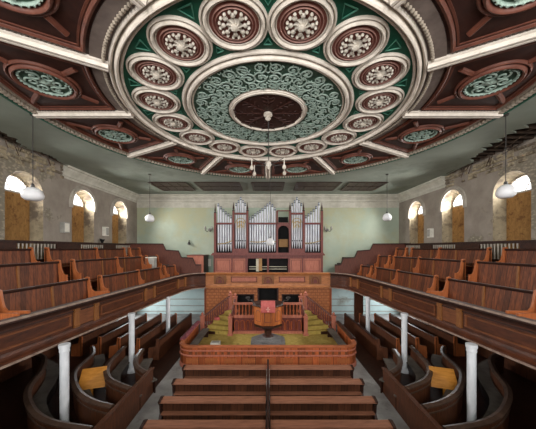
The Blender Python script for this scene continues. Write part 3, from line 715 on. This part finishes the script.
for c in (240.4,297.2):
    m = MB()
    for q in range(3):
        w = .36-.1*q; m.tube([(ox(c)-w*math.cos(PI*i/10), OY+.12, oz(223+q*2)+w*1.0*math.sin(PI*i/10)) for i in range(11)], .022, 6)
    for q in (-.24,-.08,.08,.24): m.tube([(ox(c)+q,OY+.12,oz(228)),(ox(c)+q,OY+.12,oz(220.5))], .03, 6)
    m.build('tracery', 'gold', org)

# sconces, hook and boxes on the walls
for s,x in ((-1,-4.55),(1,4.6)):
    t = thing('wall_sconce', 'small grey branched sconce on the end wall just %s of the organ' % SIDE[s], 'sconce', (x,YB,6.5), 'branched sconces beside the organ')
    m = MB(); m.lathe(x, YB-.06, [(.1,6.4),(.13,6.5),(.1,6.6)], 10); m.build('back_plate', 'grey', t)
    for d in (-1,1):
        m = MB(); m.tube([(x,YB-.1,6.45),(x+d*.12,YB-.3,6.35),(x+d*.25,YB-.3,6.5)], .025, 6); m.build('arm', 'metal', t)
        m = MB(); m.lathe(x+d*.25, YB-.3, [(.03,6.48),(.08,6.55),(.07,6.7),(.02,6.78)], 10); m.build('shade', 'grey', t, smooth=True)
m = MB(); m.lathe(-6.1, YB-.08, [(.05,5.35),(.12,5.38),(.1,5.5),(.03,5.6)], 10); m.tube([(-6.1,YB-.08,5.6),(-6.1,YB-.02,5.7)], .03, 6)
tag(m.build('wall_lamp', 'metal'), 'tiny dark lamp fixed on the green end wall above the red cupboard', 'lamp')
m = MB(); m.box(-4.75,-4.4,YB-.15,YB,3.7,4.25); tag(m.build('switch_box', 'paper'), 'white box on the end wall squeezed between cupboard and organ', 'box')
def wallbox(s, y, z, w, h, nm, lab, cat, mt='grey', tilt=0):
    t = thing(nm, lab, cat, (s*(WX-.1), y, z))
    m = MB(); m.box(s*(WX-.22), s*(WX), y-w/2, y+w/2, z, z+h); m.build('cabinet', mt, t)
    m = MB(); m.box(s*(WX-.235), s*(WX-.22), y-w*.38, y+w*.38, z+h*.1, z+h*.9); m.build('grille', 'paper' if mt == 'grey' else 'grey', t)
wallbox(-1, 12.75, 5.85, .36, .52, 'wall_speaker', 'grey box speaker on the left wall between first and second windows', 'speaker')
wallbox(-1, 15.95, 5.85, .3, .55, 'wall_speaker', 'white box speaker on left wall between second and third windows', 'speaker', 'paper')
wallbox(1, 15.95, 5.75, .3, .55, 'wall_speaker', 'white box speaker on the right wall between two arched windows', 'speaker', 'paper')
t = thing('wall_bracket_lamp', 'black bracket lamp fixed below the white speaker on the left wall', 'lamp', (-WX+.1,15.6,5.3))
m = MB(); m.lathe(-WX+.16, 15.55, [(.04,5.3),(.07,5.45),(.14,5.62)], 10); m.build('lamp_shade', 'void', t)
m = MB(); m.tube([(-WX,15.55,5.66),(-WX+.16,15.55,5.62)], .02, 6); m.build('arm', 'metal', t)

# small box left on a gallery pew
t = thing('storage_box', 'small pale grey box left lying on a pew in the left gallery', 'box', (-6.95,15.2,4.0))
px_, py_ = -7.35, 16.35
m = MB(); m.box(px_-.25,px_+.25,py_-.3,py_+.1,3.3,4.48); m.build('carton', 'grey', t)
m = MB(); m.box(px_-.27,px_+.27,py_-.32,py_+.12,4.48,4.53); m.build('lid', 'paper', t)
t.location = (px_,py_,3.3)
for ch in t.children: ch.data.transform(Matrix.Translation(Vector((-6.95,15.2,4.0))-Vector((px_,py_,3.3))))

# ------------------------------------------------------------------ columns
for s in (-1,1):
    for i,(x,y) in enumerate(((5.68,7.2),(5.6,10.6),(5.5,14.2))):
        w = ('nearest the camera','in the middle of three','furthest of three')[i]
        t = thing('gallery_column', 'slim white iron column under the %s gallery, %s' % (SIDE[s], w), 'column', (s*x,y,0), 'white columns under the galleries')
        m = MB(); m.lathe(s*x, y, [(.11,.18),(.11,2.2)], 16); m.build('shaft', 'white', t, smooth=True)
        m = MB(); m.lathe(s*x, y, [(.115,2.2),(.125,2.22),(.125,2.26),(.118,2.28),(.14,2.34),(.14,2.42)], 16); m.build('capital', 'white', t, smooth=True)
        m = MB(); m.lathe(s*x, y, [(.2,0),(.2,.1),(.15,.14),(.13,.18)], 16); m.build('base', 'white', t, smooth=True)

# ------------------------------------------------------------------ screen wall behind the pulpit
t = thing('carved_screen', 'orange carved wooden screen with dark openings behind the pulpit platform', 'screen', (0,18,0))
m = MB()
xs = [-4.3,-2.15,-1.0,-.68,.68,1.0,2.15,4.3]; zs = [0,1.2,1.27,1.85,2.42]
for i in range(7):
    for j in range(4):
        a = xs[i]; 
        if i == 3 and j >= 1: continue
        if i in (1,5) and j == 2: continue
        m.box(xs[i],xs[i+1],18.0,18.1,zs[j],zs[j+1])
m.build('screen_panelling', 'tile', t)
m = MB()
for a,b,z0,z1 in ((-2.15,-1.0,1.27,1.85),(1.0,2.15,1.27,1.85),(-.68,.68,1.2,2.4)):
    for x in (a,b): m.box(x-.05,x+.05,17.94,18.02,z0,z1)
    m.box(a-.05,b+.05,17.94,18.02,z1-.03,z1+.04)
m.build('opening_frames', 'dark', t)
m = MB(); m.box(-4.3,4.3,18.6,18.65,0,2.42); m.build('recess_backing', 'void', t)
for s in (-1,1):
    m = MB(); m.box(s*4.3,s*4.42,17.9,18.6,0,2.42); m.build('end_post', 'orange_v', t)
# wooden partition on the right at the end of the aisle
m = MB(); m.box(5.9,6.5,17.6,17.7,0,2.4)
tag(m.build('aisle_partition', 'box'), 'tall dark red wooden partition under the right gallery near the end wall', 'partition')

# ------------------------------------------------------------------ dais, platform and stairs
DZ = .2; PZ = 1.2
m = MB(); m.box(-3.7,3.7,11.1,17.98,0,DZ-.02); struct(m.build('floor_dais', 'dark'))
m = MB(); m.box(-3.62,3.62,11.2,17.9,DZ-.02,DZ); tag(m.build('carpet', 'carpet'), 'worn olive green carpet covering the floor inside the curved pew', 'carpet')
plat = thing('pulpit_platform', 'raised wooden platform with arcaded front and baluster rail behind the pulpit', 'platform', (0,15,DZ))
m = MB(); m.prism([(-1.95,14.85),(1.95,14.85),(1.95,15.7),(2.35,16.4),(2.35,17.94),(-2.35,17.94),(-2.35,16.4),(-1.95,15.7)], DZ, PZ-.04); m.build('platform_body', 'red', plat)
m = MB(); m.prism([(-1.95,14.9),(1.95,14.9),(1.95,15.7),(2.35,16.4),(2.35,17.9),(-2.35,17.9),(-2.35,16.4),(-1.95,15.7)], PZ-.04, PZ); m.build('platform_floor', 'dark', plat)
m = MB(); m.box(-1.98,1.98,14.76,14.85,PZ-.1,PZ+.06); m.box(-1.98,1.98,14.74,14.85,DZ,DZ+.14); m.build('plinth_moulding', 'redpanel', plat)
m = MB()
for i in range(12):
    xc = -1.8+i*.327
    if abs(xc) < .5: continue
    m = MB(); m.tube([(xc-.12,14.83,DZ+.2),(xc-.12,14.83,DZ+.55)]+[(xc-.12*math.cos(PI*k/6),14.83,DZ+.55+.2*math.sin(PI*k/6)) for k in range(1,6)]+[(xc+.12,14.83,DZ+.55),(xc+.12,14.83,DZ+.2)], .028, 6); m.build('blind_arch', 'orange_v', plat)
m = MB(); m.box(-1.98,1.98,14.74,14.9,PZ+.66,PZ+.76); m.build('hand_rail', 'redpanel', plat)
for i in range(20):
    xc = -1.85+i*.195
    if abs(xc) < .55: continue
    m = MB(); m.lathe(xc, 14.82, [(.045,PZ+.06),(.045,PZ+.12),(.025,PZ+.15),(.05,PZ+.3),(.025,PZ+.5),(.045,PZ+.56),(.045,PZ+.66)], 8); m.build('baluster', 'orange', plat, smooth=True)

def newel(mb, x, y, z0, h, w=.1):
    mb.box(x-w-.04,x+w+.04,y-w-.04,y+w+.04,z0,z0+.12); mb.box(x-w,x+w,y-w,y+w,z0+.12,z0+h-.1); mb.box(x-w-.03,x+w+.03,y-w-.03,y+w+.03,z0+h-.1,z0+h-.04)
    mb.lathe(x, y, [(.03,z0+h-.04),(.08,z0+h+.04),(.07,z0+h+.1),(.02,z0+h+.15)], 10)
for s in (-1,1):
    inn = lambda t: (s*(2.12-.12*t), 14.5+1.2*t)
    out = lambda t: (s*(3.75-1.35*t**1.15), 14.75+1.7*t)
    st = thing('pulpit_stair', 'carpeted wooden stair with curved banisters rising on the %s of the pulpit platform' % SIDE[s], 'staircase', (s*2.9,15,DZ), 'stairs up to the pulpit platform')
    N_ = 5
    m = MB(); mc = MB()
    for i in range(N_):
        t0, t1 = i/N_, (i+1)/N_; z = DZ+(PZ-DZ)*(i+1)/N_-.03*(i==N_-1)
        P = [inn(t0), out(t0), out(t1), inn(t1)]
        P2 = [inn(max(0,t0-.015)), out(max(0,t0-.015)), out(t1), inn(t1)]; P2 = [(a*.99+s*.03,b) for a,b in P2]; m.prism(P, DZ, z-.03); mc.prism(P2, z-.22 if i else DZ+.01, z)
    m.build('steps', 'dark', st); mc.build('stair_carpet', 'carpet', st)
    def zt(t): return DZ+(PZ-DZ)*t
    for fn, nm in ((inn,'inner'),(out,'outer')):
        m = MB(); h0 = .86
        pts = [(fn(t/8)[0], fn(t/8)[1], zt(t/8)+h0+.0*math.sin(t)) for t in range(9)]
        if nm == 'inner': pts = [(x,y,z-(.1*math.sin(PI*i/8))) for i,(x,y,z) in enumerate(pts)]
        m.tube(pts, .06, 8); m.build('hand_rail', 'screen', st, smooth=True)
        m = MB(); m.tube([(fn(t/8)[0], fn(t/8)[1], zt(t/8)+.14) for t in range(9)], .05, 6); m.build('string', 'red', st)
        nb = 7 if nm == 'inner' else 13
        for i in range(1, nb):
            t = i/nb; x,y = fn(t); z = zt(t); m = MB(); m.lathe(x, y, [(.04,z+.14),(.028,z+.3),(.045,z+.45),(.028,z+.7),(.04,z+.8)], 6); m.build('baluster', 'red', st, smooth=True)
        for tt_, hh in ((0,1.08),(1,1.0)):
            x,y = fn(tt_); m = MB(); newel(m, x, y, zt(tt_)-(.0 if tt_ else 0), hh); m.build('newel_post', 'redpanel', st)

m = MB(); m.loft([[(-3.05+.17*r*math.cos(a), 15.42+.13*r*math.sin(a), z) for a in [2*PI*k/12 for k in range(12)]] for r,z in ((.85,.8),(1.05,.84),(1.05,.92),(.8,.96))])
tag(m.build('hassock', 'cloth'), 'small pinkish red hassock left on the green carpet of the left pulpit stair', 'cushion')
# ------------------------------------------------------------------ pulpit
PY = 13.45
pul = thing('pulpit', 'octagonal varnished wooden pulpit on a grey stepped base in front of the platform', 'pulpit', (0,PY,DZ))
R8 = PI/8
m = MB(); m.lathe(0, PY, [(.7,1.2),(.74,1.25),(.77,2.15),(.72,2.16),(.7,2.16),(.66,1.4),(.3,1.38)], 8, R8); m.build('tub', 'pulpit', pul)
for k in range(8):
    a = R8+k*PI/4; m = MB(); m.tube([(.72*math.cos(a),PY+.72*math.sin(a),1.24),(.765*math.cos(a),PY+.765*math.sin(a),2.16)], .04, 6); m.build('corner_post', 'bench_end', pul)
    a2 = k*PI/4; ap = math.cos(R8)
    m = MB(); w = .16
    for r,z0,z1 in ((.72,1.42,2.0),):
        c_,s_ = math.cos(a2), math.sin(a2)
        q = lambda u,v,z: ((r*ap+v)*c_-u*s_, PY+(r*ap+v)*s_+u*c_, z)
        pts = [q(-w,.02,1.42),q(-w,.03,1.82)]+[q(-w*math.cos(PI*i/6),.035,1.82+w*math.sin(PI*i/6)) for i in range(1,6)]+[q(w,.03,1.82),q(w,.02,1.42),q(-w,.02,1.42)]
        m.tube(pts, .018, 5)
    m.build('panel_moulding', 'red', pul)
m = MB(); m.lathe(0, PY, [(.66,2.14),(.84,2.15),(.86,2.2),(.82,2.25),(.66,2.25)], 8, R8); m.build('rim', 'pewcap', pul)
m = MB(); m.lathe(0, PY, [(.2,.85),(.3,.95),(.5,1.03),(.72,1.1),(.78,1.16),(.78,1.22),(.6,1.22)], 8, R8); m.build('corbel', 'dark', pul)
m = MB(); m.lathe(0, PY, [(.34,.5),(.3,.55),(.2,.62),(.2,.85)], 8, R8); m.build('stem', 'dark', pul)
for r,z0,z1 in ((.95,DZ,.33),(.72,.33,.43),(.48,.43,.52)): m = MB(); m.lathe(0, PY, [(r,z0),(r,z1)], 8, R8); m.build('base_step', 'stone', pul)
m = MB(); m.poly([(-.38,PY-.95,2.27),(.38,PY-.95,2.27),(.38,PY-.45,2.42),(-.38,PY-.45,2.42),(-.38,PY-.95,2.24),(.38,PY-.95,2.24),(.38,PY-.45,2.25),(-.38,PY-.45,2.25)], [(0,1,2,3),(4,7,6,5),(0,4,5,1),(1,5,6,2),(2,6,7,3),(3,7,4,0)]); m.build('book_rest', 'dark', pul)
for s in (-1,1):
    m = MB(); m.tube([(s*.7,PY-.3,2.25),(s*.85,PY-.35,2.45),(s*1.0,PY-.35,2.42),(s*1.02,PY-.35,2.52)], .03, 8); m.build('lamp_bracket', 'metal', pul)
    m = MB(); m.lathe(s*1.02, PY-.35, [(.03,2.5),(.1,2.53),(.12,2.6),(.09,2.62)], 12); m.build('lamp_cup', 'metal', pul, smooth=True)
m = MB()
pr = [(PY-.42,2.44),(PY-.95,2.29),(PY-.985,2.25),(PY-.99,1.98)]
m.loft([[(x,y,z+.0) for y,z in pr]+[(x,y+.015,z-.015) for y,z in pr[::-1]] for x in (-.35,-.18,0,.18,.35)])
cl = m.build('pulpit_cloth', 'cloth'); tag(cl, 'faded red cloth with a pale cross hanging over front of the pulpit', 'cloth')
m = MB(); m.box(-.03,.03,PY-1.0,PY-.99,2.0,2.24); m.box(-.1,.1,PY-1.0,PY-.99,2.1,2.15)
m.build('embroidered_cross', 'clothp', cl)
for s_ in (0,):
    m = MB(); m.box(-2.85,-2.4,12.75,13.1,DZ,DZ+.2); b = m.build('card_box', 'paper'); tag(b, 'small white box lying on the green carpet at the left', 'box')
    m = MB(); m.box(-2.8,-2.45,12.8,13.05,DZ+.2,DZ+.21); m.build('printed_lid', 'grey', b)

# ------------------------------------------------------------------ curved communion pew
H = .94
hw = 3.72; yf = 10.98; rc = .55
path = [(-3.9,14.5),(-3.88,13),(-3.86,11.9)] + [(-hw-.1+rc-rc*math.cos(a), yf+rc-rc*math.sin(a)) for a in [PI/2*i/6 for i in range(1,7)]]
path = path + [(-x,y) for x,y in path[::-1]]
# slight bow in the front
t = thing('communion_pew', 'low varnished pew front with rounded corners enclosing the green carpeted area', 'enclosure', (0,yf,0))
m = MB(); m.sweep(path, [(0,.0),(0,H-.05),(.06,H-.05),(.06,0)], 1); m.build('pew_wall', 'orange_v', t)
m = MB(); m.sweep(path, [(-.1,H-.06),(-.1,H),(.02,H+.02),(.1,H),(.1,H-.06)], 1); m.build('cap_rail', 'orange', t)
m = MB(); m.sweep(path, [(0.06,.5),(.06,.58),(.1,.56),(.1,.52)], 1); m.sweep(path, [(0.06,0),(.06,.16),(.1,.13),(.1,0)], 1); m.sweep(path, [(0.06,.72),(.06,.78),(.085,.77),(.085,.73)], 1); m.build('pew_mouldings', 'redpanel', t)
for i in range(25): x = -3.3+.275*i; m = MB(); m.box(x-.05,x+.05,yf-.095,yf-.06,.6,.7); m.build('small_panel', 'seat', t)
for i in range(9):
    x = -3.2+i*.8
    m = MB(); m.box(x-.26,x+.26,yf-.085,yf-.06,.22,.44); m.build('front_panel', 'bench_end', t)
# inside bench along front, side cushions
for s in (-1,1):
    m = MB(); m.sweep([(s*3.88,11.7),(s*3.9,14.4)], [(-.12,H),(-.1,H+.08),(0,H+.12),(.1,H+.08),(.12,H)], s)
    tag(m.build('rail_cushion', 'maroon' if s < 0 else 'dark'), ('long maroon padded cushion lying on the left side rail of the curved pew' if s < 0 else 'long dark padded cushion lying on the right side rail of the curved pew'), 'cushion')
    tt = thing('side_bench', 'grey dusty bench standing inside the curved pew along its %s side' % SIDE[s], 'bench', (s*3.45,13,DZ), 'benches inside the curved pew')
    m = MB(); m.box(s*3.25,s*3.62,11.9,14.3,.6,.65); m.build('seat', 'boxseat', tt)
    for y in (12.0,14.15): m = MB(); m.box(s*3.28,s*3.6,y,y+.06,DZ,.6); m.build('bench_support', 'dark', tt)

# ------------------------------------------------------------------ centre pews on the floor
tops = [9.22, 8.24, 7.26, 6.25]
rn = ['furthest row, against the curved pew','second row from the curved pew','third row from the curved pew','nearest row at bottom of picture']
for i,y in enumerate(tops):
    for s in (-1,1):
        t = thing('floor_pew', 'long varnished pew %s of the centre divider, %s' % (SIDE[s], rn[i]), 'pew', (s*1.5,y,0), 'straight pews in the middle of the floor')
        x0, x1 = s*.06, s*2.95
        prof = [(y+.0,0),(y-.04,.85),(y,.86),(y+.05,.84),(y+.08,.42),(y+.04,0)]
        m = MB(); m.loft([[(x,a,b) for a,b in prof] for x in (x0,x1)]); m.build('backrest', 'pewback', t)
        m = MB(); m.loft([[(x,a,b) for a,b in ((y+.06,.87),(y+.06,.9),(y-.17,.87),(y-.18,.83),(y-.16,.83))] for x in (x0,s*3.0)]); m.build('book_board', 'book', t)
        m = MB(); m.loft([[(x,a,b) for a,b in ((y-.02,.5),(y-.02,.53),(y-.17,.53),(y-.17,.5))] for x in (x0,x1)]); m.build('lower_shelf', 'book', t)
        m = MB(); m.box(x0,x1,y+.08,y+.46,.42,.46); m.build('seat', 'seat', t)
        e = [(y-.2,0),(y-.2,.3),(y-.08,.5),(y-.1,.72),(y-.16,.8),(y-.2,.88),(y,.93),(y+.09,.9),(y+.12,.6),(y+.2,.55),(y+.48,.52),(y+.5,.4),(y+.48,0)]
        m = MB(); m.loft([[(x,a,b) for a,b in e] for x in (s*2.95,s*3.02)]); m.build('bench_end', 'pewcap', t)
m = MB(); m.box(-.02,.02,5.4,9.6,0,.9); d = m.build('pew_divider', 'dark'); tag(d, 'dark low partition dividing the centre pews down the middle', 'partition')
m = MB(); m.box(-.035,.035,5.4,9.6,.9,.96); m.build('divider_cap', 'pewcap', d)

for s in (-1,1):
    m = MB(); m.box(s*(WX-.08),s*WX,YR,16.9,0,2.4); struct(m.build('wall_shade_backing', 'box'))  # dark sheet over the wall, the gloom under the gallery as colour
    m = MB(); m.box(s*4.1,s*(WX-.08),2.4,17.2,0,.02); struct(m.build('floor_shade_sheet', 'dark'))  # dark sheet on the floor, same under-gallery shade put into colour
# ------------------------------------------------------------------ box pews at the sides of the floor
CUR = [
 [(9.6,10.6),(8.6,10.0),(7.78,8.96),(7.13,7.76),(6.2,6.86),(5.29,6.35),(4.15,6.1)],
 [(7.5,11.1),(6.95,10.3),(6.57,8.88),(5.64,7.74),(4.85,7.2),(4.15,6.95)],
 [(6.1,11.1),(5.98,10.4),(5.72,9.3),(5.1,8.4),(4.15,7.85)],
 [(5.2,10.8),(4.98,9.9),(4.66,9.3),(4.15,8.85)]]
wn = ['nearest and widest of its set','second from the camera','third from the camera','smallest and furthest of its set']
for s in (-1,1):
    for i,c in enumerate(CUR):
        P = catmull([(s*x,y) for x,y in c], 6)
        # the travel runs from the far wall side towards the aisle; inner side faces the platform
        t = thing('curved_pew', 'curved dark pew under the %s gallery, %s' % (SIDE[s], wn[i]), 'pew', (s*4.15,c[-1][1],0), 'curved pews under the galleries')
        sg = -s
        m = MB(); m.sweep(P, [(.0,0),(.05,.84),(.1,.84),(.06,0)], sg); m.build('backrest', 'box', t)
        m = MB(); m.sweep(P, [(-.03,.84),(-.03,.88),(.05,.91),(.15,.88),(.15,.84)], sg); m.build('cap_rail', 'boxrail', t)
        m = MB(); m.sweep(P, [(.07,.66),(.12,.66),(.12,.7),(.07,.7)], sg); m.build('back_moulding', 'boxrail', t)
        m = MB(); m.sweep(P, [(.01,.42),(.01,.46),(-.36,.46),(-.36,.42)], sg); m.build('seat', 'boxseat', t)
        m = MB(); m.sweep(P, [(-.3,0),(-.3,.42),(-.27,.42),(-.27,0)], sg); m.build('seat_riser', 'dark', t)
    t = thing('aisle_pew_front', 'low dark panelled partition closing the curved pews along the %s aisle' % SIDE[s], 'partition', (s*4.05,7.3,0), 'partitions along the aisles')
    q = [(s*3.98,5.2),(s*4.0,7.0),(s*4.05,9.1)]
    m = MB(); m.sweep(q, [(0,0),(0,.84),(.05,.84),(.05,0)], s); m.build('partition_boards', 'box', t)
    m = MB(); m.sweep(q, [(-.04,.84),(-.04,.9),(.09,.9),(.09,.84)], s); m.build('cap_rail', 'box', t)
    # straight pews behind the far columns
    for j,x in enumerate((5.0,5.95,6.9,7.85,8.8)):
        w = ('beside the aisle','second from the aisle','third from the aisle','fourth from the aisle','fifth, against the wall')[j]
        y0 = 11.7+.1*j; y1 = 16.4
        t = thing('side_pew', 'straight dark pew under the %s gallery beyond the curved pews, %s' % (SIDE[s], w), 'pew', (s*x,14,0), 'straight pews under the galleries')
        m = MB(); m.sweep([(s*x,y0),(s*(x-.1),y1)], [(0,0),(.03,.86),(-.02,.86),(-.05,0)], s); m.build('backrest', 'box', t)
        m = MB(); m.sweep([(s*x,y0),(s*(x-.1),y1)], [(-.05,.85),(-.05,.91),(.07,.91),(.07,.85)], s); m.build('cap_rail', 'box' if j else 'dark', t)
        m = MB(); m.sweep([(s*x,y0+.06),(s*(x-.1),y1-.06)], [(.03,.42),(.03,.46),(.42,.46),(.42,.42)], s); m.build('seat', 'box', t)
        for e in (y0,y1-.06):
            xx = s*(x-.1*(e-y0)/(y1-y0))
            m = MB(); m.sweep([(xx,e),(xx,e+.07)], [(-.06,0),(-.06,.95),(.06,.97),(.1,.62),(.42,.56),(.45,0)], s); m.build('bench_end', 'bench_end' if j else 'box', t)
    t = thing('lit_back_board', 'yellow-brown board standing for a lit bench back in the second curved pew under the %s gallery' % SIDE[s], 'board', (s*5.85,8.5,0))
    m = MB(); m.loft([[(s*x,y,z) for x,y,z in ((6.2,8.35,.47),(5.45,8.6,.47),(5.6,8.95,1.0),(6.3,8.75,.98))], [(s*x,y+.04,z) for x,y,z in ((6.2,8.35,.47),(5.45,8.6,.47),(5.6,8.95,1.0),(6.3,8.75,.98))]]); m.build('board', 'yellow', t)  # added board in place of a bench back that catches light
    m = MB(); m.box(s*5.8,s*5.88,8.5,8.56,0,.5); m.build('batten', 'yellow', t)

# ------------------------------------------------------------------ lamps
for x,y,z,w,lab in ((-7.2,7.9,6.72,.28,'white opal pendant lamp on a long flex before the first left window'),(7.28,7.9,6.8,.25,'white opal pendant lamp on a long flex before the nearest right window'),
        (-6.55,14.3,6.72,.24,'white opal pendant lamp hanging before the end wall left of the organ'),(6.6,14.3,6.78,.24,'white opal pendant lamp hanging before the end wall right of the organ'),
        (.13,14.85,5.42,.24,'white opal pendant lamp hanging low in front of the organ pipes')):
    top = CZ-.0 if y < 8 else CZ
    t = thing('pendant_lamp', lab, 'pendant lamp', (x,y,CZ), 'opal pendant lamps on long flexes')
    m = MB(); m.tube([(x,y,CZ),(x,y,z+.3)], .012, 6); m.build('flex', 'cord', t)
    m = MB(); m.lathe(x, y, [(.07,CZ-.05),(.08,CZ),(.03,CZ)], 10); m.build('ceiling_cup', 'cord', t)
    m = MB(); m.lathe(x, y, [(.03,z+.34),(.05,z+.3),(.06,z+.2)], 12); m.build('lamp_holder', 'metal', t)
    m = MB(); m.lathe(x, y, [(.05,z+.24),(w*.45,z+.22),(w*.82,z+.14),(w,z+.0),(w*.94,z-.09),(w*.66,z-.16),(.02,z-.18)], 24); m.build('lamp_shade', 'opal', t, smooth=True)
t = thing('chandelier', 'slender metal chandelier with four hanging lights below the ceiling rose', 'chandelier', (.05,CY+.05,CZ-.2))
cx, cy, hz = .02, CY, 7.6
m = MB(); m.tube([(cx,cy,CZ-.25),(cx,cy,hz)], .014, 6); m.build('rod', 'metal', t)
m = MB(); m.lathe(cx, cy, [(.02,hz+.12),(.07,hz+.06),(.09,hz),(.05,hz-.06),(.02,hz-.14)], 12); m.build('hub', 'rosette', t, smooth=True)
for a in (.5, .5+PI, PI-.65, -.65):
    dx, dy = math.cos(a)*.56, math.sin(a)*.56
    m = MB(); m.tube([(cx,cy,hz),(cx+dx*.5,cy+dy*.5,hz+.02),(cx+dx,cy+dy,hz+.1)], .012, 6); m.build('arm', 'metal', t)
    m = MB(); m.tube([(cx+dx,cy+dy,hz+.1),(cx+dx,cy+dy,hz-.14)], .016, 6); m.build('light_stem', 'rosette', t)
    m = MB(); m.lathe(cx+dx, cy+dy, [(.02,hz-.1),(.05,hz-.15),(.06,hz-.2),(.03,hz-.24)], 12); m.build('lamp_cup', 'rosette', t, smooth=True)

# ------------------------------------------------------------------ world, camera
w = bpy.data.worlds.new('World'); bpy.context.scene.world = w; w.use_nodes = True
bg = w.node_tree.nodes['Background']; bg.inputs[0].default_value = (.92,.95,1,1); bg.inputs[1].default_value = 1.6
cd = bpy.data.cameras.new('camera'); co = bpy.data.objects.new('camera', cd); C.objects.link(co)
co.location = (0,0,E); co.rotation_euler = (PI/2,0,0); cd.sensor_width = 36; cd.sensor_fit = 'HORIZONTAL'
cd.lens = 258/536*36; cd.shift_y = (248-214.5)/536; cd.clip_start = .05; cd.clip_end = 200
sc = bpy.context.scene; sc.camera = co
sc.view_settings.view_transform = 'Standard'; sc.view_settings.look = 'None'; sc.view_settings.exposure = .35; sc.view_settings.gamma = 1
